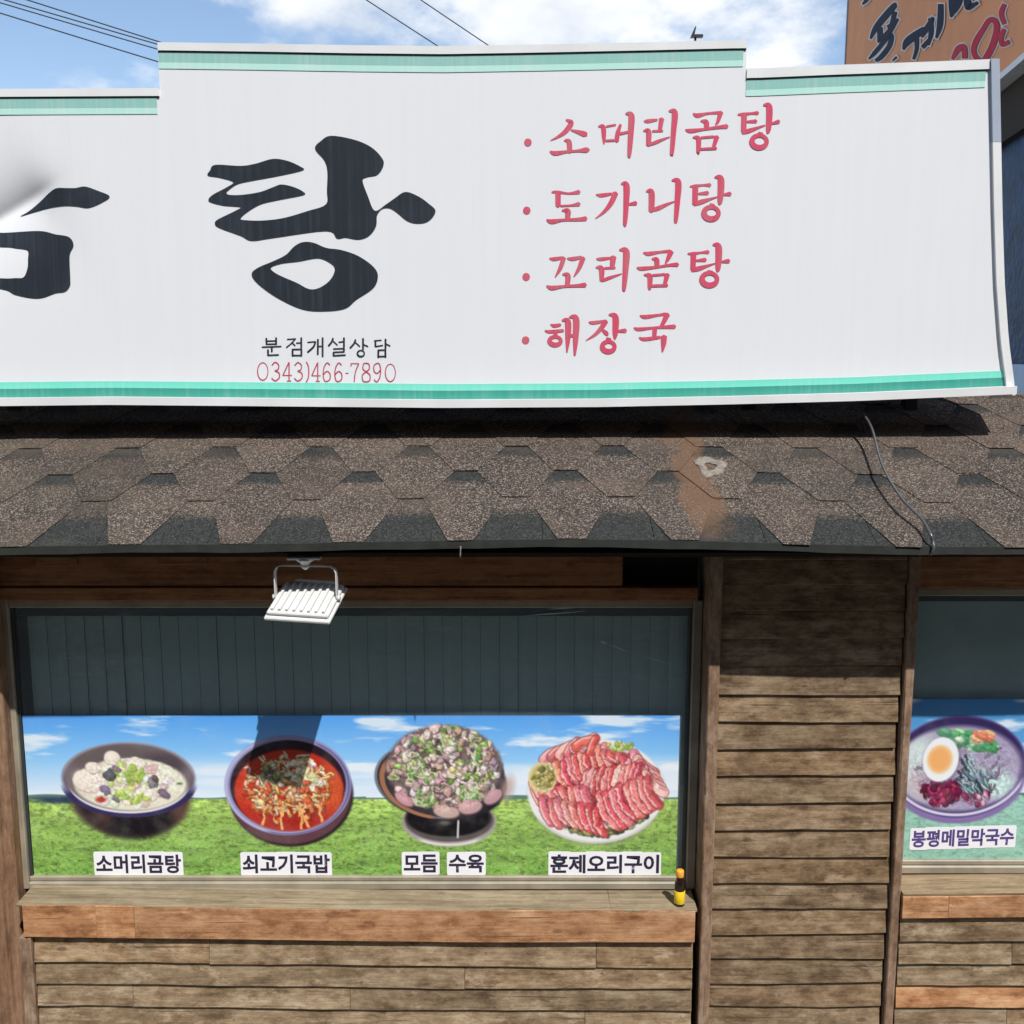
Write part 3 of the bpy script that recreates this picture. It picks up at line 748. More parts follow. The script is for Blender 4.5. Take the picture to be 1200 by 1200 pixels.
def paint_left():
    cv = Canvas(770, 194); ox, oy = 25, 838
    landscape(cv, 97, (84, 164, 246), (140, 202, 252), (234, 243, 252), (164, 196, 98), (118, 168, 74), (58, 100, 42), 11)
    E = lambda x, y, *a, **k: cv.ell(x - ox, y - oy, *a, **k)
    Rg = lambda x, y, *a, **k: cv.ring(x - ox, y - oy, *a, **k)
    Mk = lambda x, y, *a, **k: cv.mask(x - ox, y - oy, *a, **k)
    LM = lambda x, y, *a, **k: cv.lump(x - ox, y - oy, *a, **k)
    LN = lambda pts, *a, **k: cv.line([(x - ox, y - oy) for x, y in pts], *a, **k)
    E(66, 936, 34, 4, (38, 62, 92), soft=2)
    # --- dish 1: white soup in a dark stone bowl
    E(146, 933, 71, 46, (92, 70, 62), soft=3.5); E(146, 937, 63, 42, (38, 27, 30), soft=5); E(150, 948, 50, 32, (20, 14, 22), soft=6)
    E(112, 944, 14, 20, (126, 84, 66), soft=7, al=.6); E(200, 946, 10, 14, (140, 100, 84), soft=6, al=.55)
    E(145, 911, 78, 41, (92, 80, 92), soft=1.6)
    E(145, 909, 76, 39, (120, 108, 112), soft=1.5); bc = Mk(145, 909, 75, 38, 0, 2); E(128, 886, 56, 16, (104, 92, 94), soft=4, clip=bc); E(190, 893, 26, 12, (84, 72, 80), soft=5, clip=bc)
    Rg(145, 910, 77, 40.5, 2.0, (170, 158, 172), a0=180, a1=360, soft=1, al=.7)
    Rg(145, 911, 76, 39.5, 3.0, (220, 214, 226), a0=5, a1=175); Rg(145, 914, 77, 40.5, 4.5, (52, 44, 92), a0=2, a1=178)
    E(147, 918, 66, 30.5, (232, 228, 206), soft=1.4); cl = Mk(147, 918, 65, 30)
    E(176, 912, 36, 20, (236, 234, 214), soft=6, clip=cl); E(98, 915, 22, 15, (226, 206, 188), soft=2, clip=cl)
    for _ in range(46):
        x, y = inside(140, 916, 52, 27); LM(x, y, random.uniform(3, 8), random.uniform(2, 5), random.uniform(-1, 1), pick([(240, 236, 222), (232, 214, 196), (212, 190, 178), (246, 244, 236), (226, 222, 200)]), clip=cl, edge=.84, hi=1.06)
    for x, y, rx, ry in ((98, 913, 19, 13), (127, 887, 9, 8), (155, 893, 11, 7), (104, 898, 9, 6), (170, 930, 8, 7)):
        LM(x, y, rx, ry, .1, (238, 226, 212), clip=None, edge=.8, hi=1.05)
    for _ in range(34):
        x, y = inside(148, 916, 24, 24); LM(x, y, random.uniform(2, 6), random.uniform(1.5, 3.5), random.uniform(-1.5, 1.5), pick([(184, 212, 96), (206, 224, 128), (160, 196, 80), (226, 234, 178)]), clip=cl, edge=.82, hi=1.1)
    for x, y, rx, ry in ((123, 907, 7, 6), (117, 924, 6, 4), (173, 915, 6, 6), (186, 928, 7, 4), (131, 899, 5, 3), (176, 910, 4, 3), (128, 934, 5, 2)):
        LM(x, y, rx, ry, .7, pick([(128, 112, 122), (92, 74, 84), (142, 124, 132)]), clip=cl, edge=.6)
    E(111, 935, 6, 4, (196, 70, 52), soft=1.5); E(205, 917, 3, 1.5, (60, 120, 60), soft=1)
    # --- dish 2: red soup
    E(337, 931, 73, 60, (40, 26, 34), rot=-.1, soft=1.4); E(335, 928, 73, 60, (98, 60, 70), rot=-.1, soft=1.4)
    E(333, 919, 75, 58.5, (150, 148, 196), rot=-.06, soft=1); Rg(333, 919, 73, 56.5, 2.4, (186, 186, 224), rot=-.06, a0=10, a1=250, al=.85)
    Rg(333, 920, 72, 56, 2.0, (96, 88, 140), rot=-.06, a0=300, a1=120, al=.8)
    E(333, 918.5, 68.5, 52, (40, 22, 34), rot=-.06, soft=.9); E(334, 925, 65, 48, (190, 44, 26), rot=-.04, soft=1.4)
    cl = Mk(334, 925, 64, 47, -.04); E(300, 925, 34, 40, (214, 66, 40), soft=14, al=.8, clip=cl); E(385, 930, 16, 34, (222, 96, 48), soft=8, al=.8, clip=cl)
    E(335, 955, 50, 18, (166, 32, 24), soft=9, al=.8, clip=cl)
    for _ in range(60):
        x, y = inside(330, 924, 54, 38); LM(x, y, random.uniform(2, 6), random.uniform(1.2, 3), random.uniform(-1.6, 1.6), pick([(226, 110, 60), (206, 84, 44), (238, 156, 96), (190, 52, 34)]), clip=cl, edge=.62)
    for _ in range(150):
        x, y = inside(332, 918, 50, 37); a = random.uniform(0, 6.3); l = random.uniform(6, 15)
        p = [(x, y), (x + l * .5 * math.cos(a) + random.uniform(-3, 3), y + l * .5 * math.sin(a) + random.uniform(-2, 2)), (x + l * math.cos(a), y + l * .75 * math.sin(a))]
        c = pick([(236, 208, 158), (244, 226, 192), (232, 178, 112), (240, 196, 140), (222, 150, 92)])
        LN(p, 3.6, c * .52, al=.8, clip=cl); LN([(u, v - .4) for u, v in p], 2.3, c, clip=cl)
    for _ in range(40):
        x, y = inside(352, 906, 22, 20); LM(x, y, random.uniform(2, 5.5), random.uniform(1.5, 3.2), random.uniform(-1, 1), pick([(246, 240, 214), (238, 226, 180), (250, 246, 232), (214, 208, 150)]), clip=cl, edge=.78, hi=1.05)
    for _ in range(22):
        x, y = inside(318, 908, 17, 14); LM(x, y, random.uniform(2, 5), random.uniform(1.3, 3), random.uniform(-1.5, 1.5), pick([(150, 160, 118), (196, 190, 160), (118, 100, 92), (128, 160, 100)]), clip=cl, edge=.55)
    for _ in range(46):
        x, y = inside(332, 934, 46, 24); LM(x, y, random.uniform(2.5, 6), random.uniform(1.4, 3), random.uniform(-1.6, 1.6), pick([(226, 126, 74), (236, 164, 104), (210, 92, 52), (242, 196, 140)]), clip=cl, edge=.55)
    for x in (326, 345, 352, 303, 368): LN([(x, 940), (x + random.uniform(-3, 4), 955), (x + random.uniform(-6, 8), 970)], 3.2, (240, 176, 104), clip=cl)
    # --- dish 3: mixed boiled meat on a burner stand
    E(523, 962, 56, 29, (168, 160, 158), soft=1); E(523, 960, 53, 25.5, (92, 84, 84), soft=1); E(522, 957, 50, 22, (16, 13, 18), soft=1.2)
    Rg(523, 963, 54, 26, 3, (226, 220, 218), a0=25, a1=155, al=.9); LN([(534, 958), (533, 980)], 2.4, (206, 200, 200)); E(518, 963, 7, 3, (92, 88, 84), soft=1.5)
    E(514, 914, 78, 46, (34, 30, 40), rot=.10, soft=1.2); Rg(513, 912, 76, 45, 2.0, (124, 126, 140), rot=.10, a0=80, a1=215, al=.85)
    E(514, 907, 74, 47, (56, 48, 56), rot=-.06, soft=1.2); Rg(512, 913, 68, 44, 4, (176, 118, 84), rot=.10, a0=95, a1=205, al=.9)
    E(592, 922, 8, 14, (196, 160, 150), rot=.3, soft=4, al=.7)
    E(518, 898, 68, 49, (120, 100, 100), soft=2); cl = Mk(518, 898, 69, 50, 0, 2)
    for _ in range(250):
        x, y = inside(518, 899, 66, 48)
        LM(x, y, random.uniform(3, 7.5), random.uniform(2.2, 5), random.uniform(-1.6, 1.6), pick([(204, 172, 170), (184, 150, 154), (212, 190, 182), (164, 134, 132), (192, 158, 142), (220, 204, 190), (176, 156, 152)]), clip=cl, edge=.45)
    for _ in range(100):
        hx, hy = random.choice([(505, 872), (560, 875), (490, 885), (548, 930), (495, 935), (535, 905), (570, 900), (520, 860), (480, 905)])
        x, y = hx + random.gauss(0, 9), hy + random.gauss(0, 7)
        if random.random() < .4: cv.ring(x - ox, y - oy, random.uniform(3, 5.5), random.uniform(2, 3.8), 1.6, pick([(146, 184, 96), (186, 206, 140), (212, 222, 176)]), al=.9)
        else: LM(x, y, random.uniform(2, 5), random.uniform(1.2, 2.8), random.uniform(-1.6, 1.6), pick([(122, 164, 78), (160, 190, 108), (96, 136, 66), (204, 214, 160)]), clip=cl, edge=.65)
    for _ in range(40):
        x, y = inside(530, 892, 40, 34); LM(x, y, random.uniform(1.5, 4), random.uniform(1, 2.4), random.uniform(-1.5, 1.5), pick([(236, 226, 206), (224, 206, 150), (92, 74, 78), (226, 208, 200)]), clip=cl, edge=.6)
    for x, y, rx, ry, r_ in ((548, 944, 14, 8, -.2), (520, 950, 15, 7, .1), (470, 935, 12, 6, .6), (575, 932, 12, 7, -.6)):
        LM(x, y, rx, ry, r_, pick([(198, 156, 156), (188, 140, 144)]), clip=None, edge=.6, hi=1.1)
    # --- dish 4: sliced smoked duck on a white plate
    E(698, 930, 81, 61, (150, 160, 120), soft=3, al=.5); E(697, 926, 81, 61, (236, 234, 234), soft=1); E(697, 924, 74, 54, (222, 216, 216), soft=2)
    Rg(697, 927, 79, 59, 2.4, (200, 198, 200), a0=20, a1=160, al=.7)
    cl = Mk(697, 924, 79, 60)
    for _ in range(120):
        t = random.uniform(.15, 2.75); x = 700 + 68 * math.cos(t) * random.uniform(.86, 1.0); y = 926 + 51 * math.sin(t) * random.uniform(.88, 1.0)
        LM(x, y, random.uniform(2, 4.5), random.uniform(1.4, 3), random.uniform(-1.5, 1.5), pick([(122, 138, 70), (158, 168, 98), (78, 92, 46), (60, 62, 44), (182, 186, 130)]), clip=cl, edge=.6)
    E(698, 921, 66, 42, (156, 56, 62), soft=4)
    def slice_(x, y, l, w, a, c):
        w = w * 1.45; dx, dy = math.cos(a) * l / 2, math.sin(a) * l / 2; nx, ny = -math.sin(a), math.cos(a)
        if nx > 0: nx, ny = -nx, -ny
        b = random.uniform(.12, .28) * l
        pts = [(x - dx, y - dy), (x + nx * b * .5, y + ny * b * .5), (x + dx, y + dy)]
        sh = lambda k: [(u + nx * w * k, v + ny * w * k) for u, v in pts]
        LN(pts, w + 1.6, np.array((128, 36, 44)), soft=.9, al=.75); LN(pts, w, c, soft=.6)
        LN(sh(.1), w * .5, np.minimum(255, c * 1.08 + 14), soft=1.6, al=.8)
        LN(sh(.36), w * .22, np.array((248, 212, 202)), soft=.8, al=.8); LN(sh(-.3), w * .2, c * .74, soft=1, al=.7)
        for _ in range(2):
            t_ = random.uniform(.2, .8); E(x - dx + 2 * dx * t_ + random.uniform(-1, 1), y - dy + 2 * dy * t_, w * .25, w * .16, np.minimum(255, c * 1.15 + 20), rot=a, soft=.8, al=.6)
    red = [(204, 84, 88), (214, 104, 102), (190, 68, 76), (222, 122, 116), (214, 112, 114)]; pink = [(236, 170, 168), (232, 154, 154), (240, 188, 180)]
    for i in range(9): slice_(655 + i * 7, 904 - i * 2.2 + random.uniform(-2, 2), 27, 6.2, 1.25 + random.uniform(-.12, .12), pick(red + [(226, 116, 96)]))
    for i in range(7): slice_(716 + i * 7, 884 + i * 2.6 + random.uniform(-2, 2), 20, 6.5, .4 + random.uniform(-.3, .3), pick(pink + red))
    for i in range(5): slice_(752 + i * 3.5, 893 + i * 6, 30, 8, .75, pick(pink))
    for i in range(11): slice_(684 + i * 6.4, 916 - i * .9 + random.uniform(-1.5, 1.5), 25, 5.8, 1.75 + random.uniform(-.12, .12), pick(red + pink))
    for i in range(9): slice_(628 + i * 7.5, 930 + i * .8 + random.uniform(-3, 3), 26, 7.0, 1.0 + random.uniform(-.3, .3), pick(red))
    for i in range(8): slice_(640 + i * 9, 950 + i * 1.5 + random.uniform(-3, 3), 28, 7.4, 1.15 + random.uniform(-.15, .15), pick(red))
    for i in range(8): slice_(712 + i * 7.5, 950 - i * 3.6 + random.uniform(-2, 2), 42 - i * 1.2, 7.4, 1.08 + random.uniform(-.07, .07), pick(red + [(200, 76, 84)]))
    for i in range(6): slice_(642 + i * 9, 884 - i * 3.0, 18, 7, -.5 + random.uniform(-.4, .4), pick(pink + [(204, 110, 118)]))
    slice_(683, 870, 22, 7, -.35, np.array((222, 96, 84))); slice_(693, 873, 18, 6, -1.2, np.array((214, 80, 72)))
    E(634, 910, 17, 18, (226, 208, 150), soft=1.2); E(635, 909, 14, 14, (196, 178, 104), soft=2)
    for _ in range(70):
        x, y = inside(635, 909, 13, 13); LM(x, y, random.uniform(1, 2.4), random.uniform(.8, 1.5), random.uniform(-1.5, 1.5), pick([(204, 184, 104), (150, 140, 70), (226, 212, 150), (128, 128, 66)]), edge=.7)
    for _ in range(26):
        x, y = inside(724, 872, 14, 5); LM(x, y, random.uniform(1.2, 3), random.uniform(1, 2), random.uniform(-1.5, 1.5), pick([(190, 206, 110), (220, 226, 160), (160, 184, 90)]), edge=.75)
    for _ in range(60):
        x, y = inside(698, 938, 58, 32); E(x, y, random.uniform(.5, 1.1), random.uniform(.4, .8), (244, 214, 200), soft=.5, al=.8)
    fm = np.maximum.reduce([Mk(147, 915, 60, 27, 0, 6), Mk(334, 925, 60, 42, 0, 6), Mk(518, 899, 68, 50, 0, 5), Mk(697, 924, 72, 52, 0, 6)])
    cv.rough(fm, 1.7)
    return cv

def paint_right():
    cv = Canvas(300, 192); ox, oy = 1064, 819
    landscape(cv, 112, (66, 140, 204), (92, 164, 222), (226, 240, 250), (146, 196, 176), (126, 186, 162), (96, 158, 140), 31)
    tex = cv.noise(4, 3, 3, 77)
    cv.put((slice(None), slice(None)), np.clip((cv.yy - 112) / 3, 0, 1) * (.35 + .3 * tex), (160, 206, 192))
    E = lambda x, y, *a, **k: cv.ell(x - ox, y - oy, *a, **k)
    Rg = lambda x, y, *a, **k: cv.ring(x - ox, y - oy, *a, **k)
    LM = lambda x, y, *a, **k: cv.lump(x - ox, y - oy, *a, **k)
    LN = lambda pts, *a, **k: cv.line([(x - ox, y - oy) for x, y in pts], *a, **k)
    E(1136, 908, 79, 56, (124, 104, 158), soft=1.2); E(1136, 912, 76, 50, (142, 118, 176), soft=4)
    E(1136, 898, 80, 60, (92, 76, 140), soft=1); Rg(1136, 897, 78, 57, 3.4, (216, 210, 234), a0=8, a1=172)
    E(1136, 896, 77, 56, (50, 38, 88), soft=1.2); E(1136, 900, 74, 50, (168, 158, 190), soft=3); cl = cv.mask(1136 - ox, 900 - oy, 74, 50, 0, 2)
    E(1086, 895, 24, 36, (206, 220, 222), soft=9, clip=cl); E(1094, 915, 18, 18, (196, 180, 190), soft=8, clip=cl); E(1180, 918, 22, 16, (196, 226, 222), soft=6, clip=cl)
    for _ in range(110):
        x, y = inside(1140, 905, 50, 34); a = random.uniform(0, 6.3); l = random.uniform(6, 14)
        c = pick([(150, 134, 158), (176, 164, 184), (124, 104, 134), (196, 186, 200)])
        p = [(x, y), (x + l * .5 * math.cos(a) + random.uniform(-3, 3), y + l * .5 * math.sin(a)), (x + l * math.cos(a), y + l * math.sin(a))]
        LN(p, 3, c * .55, clip=cl, al=.8); LN(p, 1.8, c, clip=cl)
    for _ in range(70):
        x, y = inside(1117, 926, 22, 17); LM(x, y, random.uniform(2, 6), random.uniform(1.5, 4), random.uniform(-1.5, 1.5), pick([(150, 36, 84), (124, 24, 66), (178, 60, 104), (98, 20, 54)]), clip=cl, edge=.6)
    for _ in range(16):
        x, y = inside(1160, 930, 14, 12); LM(x, y, random.uniform(3, 6), random.uniform(1.5, 3), 1.0, pick([(140, 40, 84), (200, 150, 176)]), clip=cl, edge=.5)
    for _ in range(34):
        x, y = inside(1152, 903, 18, 22); a = .9 + random.uniform(-.35, .35); l = random.uniform(9, 19); c = pick([(96, 130, 150), (140, 172, 186), (52, 66, 84), (170, 196, 206)])
        LN([(x, y), (x + l * math.cos(a), y + l * math.sin(a))], random.uniform(2.4, 4.2), c * .5, clip=cl, al=.8); LN([(x, y - .5), (x + l * math.cos(a), y + l * math.sin(a) - .5)], random.uniform(1.4, 3), c, clip=cl)
    for _ in range(40):
        x, y = inside(1143, 863, 34, 9); LM(x + 0, y + (x - 1130) * .22, random.uniform(4, 9), random.uniform(2, 4), .25, pick([(96, 170, 120), (150, 206, 160), (72, 146, 100), (186, 226, 190)]), clip=cl, edge=.75)
    for _ in range(12): LM(*inside(1161, 862, 12, 6), random.uniform(3, 7), random.uniform(2, 4), .3, pick([(240, 150, 104), (226, 120, 96), (246, 190, 140)]), clip=cl, edge=.8)
    E(1115, 891, 22, 27, (120, 96, 130), soft=2.5, al=.6); E(1114, 889, 21, 26, (238, 242, 246), rot=.1, soft=.9); E(1113, 889, 15, 16.5, (246, 206, 152), soft=2); E(1113, 889, 12.5, 14, (246, 176, 104), soft=3)
    cv.rough(cv.mask(1140 - ox, 902 - oy, 66, 44, 0, 6) * (1 - cv.mask(1114 - ox, 889 - oy, 24, 29, 0, 4)), 1.6)
    return cv

def banner(name, cv, corners, label, group):
    me = cv.object(name, corners, None)
    o = link(name, me, M['print'], None, True); tag(o, label, 'banner', group)
    return o
pl, pr = at(25, 838.5, 3.74), at(795, 1031, 3.74)
ban1 = banner('window_banner', paint_left(), ((-1.866, pl[1]), (0.640, pr[1]), 3.740), 'long printed banner of four dishes on grass stuck to the wide window', 'window banners')
q0, q1 = at(1064, 819, 3.74), at(1064, 1010, 3.74)
ban2 = banner('window_banner', paint_right(), ((1.482, q0[1]), (1.482 + 300 / 770 * 2.506, q1[1]), 3.740), 'noodle bowl banner with halved egg at the frame edge', 'window banners')

# captions on the banners
def glyphs(text, px0, px1, py0, py1, Y, mat, back, parent, dy=0.0, bold=0.03):
    cu = bpy.data.curves.new('caption', 'FONT'); cu.body = text; cu.size = 1.0; cu.offset = bold; cu.fill_mode = 'FRONT'; cu.resolution_u = 3
    ob = bpy.data.objects.new('caption', cu); COL.objects.link(ob)
    dg = bpy.context.evaluated_depsgraph_get(); ev = ob.evaluated_get(dg)
    me = bpy.data.meshes.new_from_object(ev)
    bpy.data.objects.remove(ob); bpy.data.curves.remove(cu)
    n = len(me.vertices); co = np.zeros(n * 3); me.vertices.foreach_get('co', co); co = co.reshape(-1, 3)
    a, b = co.min(0), co.max(0)
    (X0, Z1), (X1, Z0) = at(px0, py0, Y), at(px1, py1, Y)
    u = (co[:, 0] - a[0]) / (b[0] - a[0]); v = (co[:, 1] - a[1]) / (b[1] - a[1])
    new = np.stack([X0 + u * (X1 - X0), np.full(n, Y - .0024), Z0 + v * (Z1 - Z0) + dy * u], 1)
    me.vertices.foreach_set('co', new.ravel()); me.update()
    me.materials.clear()
    o = link('caption', me, mat, parent)
    if me.polygons and me.polygons[0].normal.y > 0: me.flip_normals()
    # white keyline block behind each syllable
    k = len(text); w = (X1 - X0) / k; pad = 0.011; bm = bmesh.new(); yb = Y - .0017
    for i, ch in enumerate(text):
        if ch == ' ': continue
        xa, xb = X0 + i * w - pad * .7, X0 + (i + 1) * w + pad * .7; za, zb_ = Z0 - pad + random.uniform(-.002, .002), Z1 + pad + random.uniform(-.002, .002)
        pts = []
        for cx, cz, t0 in ((xb - .007, zb_ - .007, 0), (xa + .007, zb_ - .007, 90), (xa + .007, za + .007, 180), (xb - .007, za + .007, 270)):
            for d in (0, 45, 90): pts.append((cx + .007 * math.cos(R(t0 + d)), yb - .00008 * (i % 2), cz + .007 * math.sin(R(t0 + d)) + dy * (i + .5) / k))
        bm.faces.new([bm.verts.new(p) for p in pts])
    from_bm('caption_backing', bm, back, parent)
for txt, a, b in (('소머리곰탕', 112, 213), ('쇠고기국밥', 284, 387), ('훈제오리구이', 645, 772)):
    glyphs(txt, a, b, 1001, 1023, 3.740, M['caption'], M['caption_white'], ban1)
glyphs('모듬', 473, 513, 1001, 1022, 3.740, M['caption'], M['caption_white'], ban1)
glyphs('수육', 526, 567, 1001, 1022, 3.740, M['caption'], M['caption_white'], ban1)
glyphs('봉평메밀막국수', 1069, 1187, 973, 993, 3.740, M['caption_purple'], M['caption_white'], ban2, 0.012)

# ------------------------------------------------------------------ shop sign
YS = 3.88
SG = empty('shop_sign', (0, YS + 0.08, 2.58)); tag(SG, 'big white stepped fascia sign with black and red lettering above the eave', 'shop sign')
def dent(x, z):
    """a crease pressed into the face near its far end, deepest at the fold"""
    ax, az = at(-60, 285, YS); bx, bz = at(74, 206, YS)
    d = np.array((bx - ax, bz - az)); l = math.hypot(*d); d = d / l
    s = (x - ax) * d[0] + (z - az) * d[1]; nn = -(x - ax) * d[1] + (z - az) * d[0]
    wgt = 1 / (1 + math.exp((s - l * 0.80) / 0.035))
    dep = 0.050 * (math.exp(-nn / 0.075) if nn > 0 else math.exp(nn / 0.13))
    return dep * wgt
top_px = {'l': [(-160, 108), (0, 106), (90, 105.5), (178, 105)],
          'c': [(190, 51.5), (300, 53), (420, 55), (520, 56), (640, 54), (760, 51.5), (866, 49)],
          'r': [(884, 82), (980, 78), (1080, 74.5), (1168, 71)]}
bot_px = [(-160, 468), (0, 474), (130, 472.5), (300, 474), (520, 476), (700, 475), (850, 472), (1000, 468), (1187, 460)]
def curve_z(pts):
    P_ = [at(a, b, YS) for a, b in pts]; X = [p[0] for p in P_]; Z = [p[1] for p in P_]
    return lambda x: float(np.interp(x, X, Z))
zbot = curve_z(bot_px)
right_px = [(71, 1168), (120, 1169), (170, 1170), (250, 1171.5), (330, 1174), (400, 1179), (460, 1187)]
RE = [at(px, py, YS) for py, px in right_px]
def xright(z): return float(np.interp(z, [p[1] for p in RE][::-1], [p[0] for p in RE][::-1]))
xa, xb = at(183, 300, YS)[0] * 0.985, at(875, 60, YS)[0]
xa = at(186, 80, YS)[0]
sections = [(-2.45, xa, top_px['l']), (xa, xb, top_px['c']), (xb, None, top_px['r'])]
def section(x0, x1, tp):
    ztop = curve_z(tp); nx, nz = max(12, int(((x1 or 1.86) - x0) / 0.016)), 80
    vs, fs = [], []
    for i in range(nx + 1):
        for j in range(nz + 1):
            t = j / nz
            xe = x0 + ((x1 if x1 is not None else 1.86) - x0) * i / nx
            z = zbot(xe) + (ztop(xe) - zbot(xe)) * t
            x = xe if x1 is not None else x0 + (xright(z) - x0) * i / nx
            vs.append((x, YS + dent(x, z), z))
    m = len(vs); vs += [(v[0], YS + 0.16, v[2]) for v in vs]
    f = lambda i, j: i * (nz + 1) + j
    for i in range(nx):
        for j in range(nz): fs.append((f(i, j), f(i + 1, j), f(i + 1, j + 1), f(i, j + 1)))
    rim = [f(i, 0) for i in range(nx + 1)] + [f(nx, j) for j in range(1, nz + 1)] + [f(i, nz) for i in range(nx - 1, -1, -1)] + [f(0, j) for j in range(nz - 1, 0, -1)]
    for a, b in zip(rim, rim[1:] + rim[:1]): fs.append((a, a + m, b + m, b))
    fs.append(tuple(v + m for v in rim))
    used = sorted({k for q_ in fs for k in q_}); mp = {k: i for i, k in enumerate(used)}
    o = mesh('panel', [vs[k] for k in used], [tuple(mp[k] for k in q_) for q_ in fs], M['sign'], SG)
    o.data.polygons.foreach_set('use_smooth', [i < nx * nz for i in range(len(o.data.polygons))])
    o.data.set_sharp_from_angle(angle=R(35))
    return ztop
def band(name, x0, x1, fz0, fz1, y0, y1, mat, step=0.05):
    """strip along x between the curves fz0, fz1 with real thickness"""
    n_ = max(2, int((x1 - x0) / step)); vs, fs = [], []
    for i in range(n_ + 1):
        x = x0 + (x1 - x0) * i / n_; a, b = fz0(x), fz1(x)
        vs += [(x, y0, a), (x, y0, b), (x, y1, b), (x, y1, a)]
    for i in range(n_):
        for k in range(4):
            a, b = i * 4 + k, i * 4 + (k + 1) % 4; fs.append((a, a + 4, b + 4, b))
    fs.append((0, 1, 2, 3)); fs.append(tuple(n_ * 4 + k for k in range(4))[::-1])
    return mesh(name, vs, fs, mat, SG)
pxm = (at(600, 60, YS)[1] - at(600, 70, YS)[1]) / 10       # metres per photo pixel near the top
pxb = (at(600, 455, YS)[1] - at(600, 465, YS)[1]) / 10
for x0, x1, tp in sections:
    zt = section(x0, x1, tp); xe = x1 if x1 is not None else xright(at(1168, 80, YS)[1]) - 0.027
    i0, i1 = x0 + 0.002, xe - 0.002
    hw = 8 if x1 is not None else 10
    band('frame_strip', i0, i1, lambda x: zt(x) - hw * pxm, lambda x: zt(x) + 0.004, YS - 0.007, YS + 0.165, M['white_metal'])
    band('dark_line', i0, i1, lambda x: zt(x) - (hw + 1.3) * pxm, lambda x: zt(x) - hw * pxm - .0004, YS - 0.004, YS - 0.0005, M['dark_metal'])  # thin dark strip between the frame and the teal stripe
    band('teal_stripe', i0, i1 - .01, lambda x: zt(x) - (hw + 13.5) * pxm, lambda x: zt(x) - (hw + 1.4) * pxm, YS - 0.002, YS - 0.0006, M['teal_top'])
    band('mint_stripe', i0, i1 - .01, lambda x: zt(x) - (hw + 21) * pxm, lambda x: zt(x) - (hw + 13.6) * pxm, YS - 0.002, YS - 0.0006, M['mint_top'])
xe = xright(at(1187, 455, YS)[1]) - 0.004
band('frame_strip', -2.45, xe, lambda x: zbot(x) - 0.004, lambda x: zbot(x) + 8.0 * pxb, YS - 0.045, YS + 0.165, M['white_metal'])
band('teal_stripe', -2.45, xe - .022, lambda x: zbot(x) + 8.1 * pxb, lambda x: zbot(x) + 18 * pxb, YS - 0.002, YS - 0.0006, M['teal'])
band('mint_stripe', -2.45, xe - .022, lambda x: zbot(x) + 18.1 * pxb, lambda x: zbot(x) + 26 * pxb, YS - 0.002, YS - 0.0006, M['mint'])
def edge_strip(py0, py1, mat, name='frame_strip'):
    vs, fs = [], []
    n_ = 16
    for i in range(n_ + 1):
        z = at(1170, py0 + (py1 - py0) * i / n_, YS)[1]; x = xright(z)
        vs += [(x - 0.026, YS - 0.014, z), (x + 0.004, YS - 0.014, z), (x + 0.004, YS + 0.165, z), (x - 0.026, YS + 0.165, z)]
    for i in range(n_):
        for k in range(4):
            a, b = i * 4 + k, i * 4 + (k + 1) % 4; fs.append((a, b, b + 4, a + 4))
    fs.append((3, 2, 1, 0)); fs.append(tuple(n_ * 4 + k for k in range(4)))
    return mesh(name, vs, fs, mat, SG)
tag(edge_strip(70, 167, M['grey_and_shade_metal']), 'upper length of the end frame with its shade painted blue grey')  # shade on the frame put in as a separately coloured segment
edge_strip(167.5, 463, M['white_metal'])
for x in (-2.0, -1.0, 0.05, 0.95, 1.6):
    box('support_post', x - .025, x + .025, YS + 0.24, YS + 0.29, EZ + SL * 0.60, 2.95, M['dark_metal'], SG, 0.002)
bx, bz = at(811, 43, YS + 0.03)
bm = bmesh.new()
pts = [at(809, 44, YS + .03), at(814.5, 31.5, YS + .03), at(815.5, 31.8, YS + .03), at(813.5, 41, YS + .03), at(823.5, 41, YS + .03), at(823.5, 44, YS + .03)]
fa = [bm.verts.new((p[0], YS + .02, p[1])) for p in pts]; fb = [bm.verts.new((p[0], YS + .04, p[1])) for p in pts]
bm.faces.new(fa); bm.faces.new(fb[::-1])
for i in range(6): bm.faces.new((fa[i], fb[i], fb[(i + 1) % 6], fa[(i + 1) % 6]))
from_bm('bracket', bm, M['dark_metal'], SG)
tube('bracket_foot', [(bx + .012, YS + .03, bz), (bx + .012, YS + .03, bz - 0.05)], 0.004, M['dark_metal'], SG, 6)

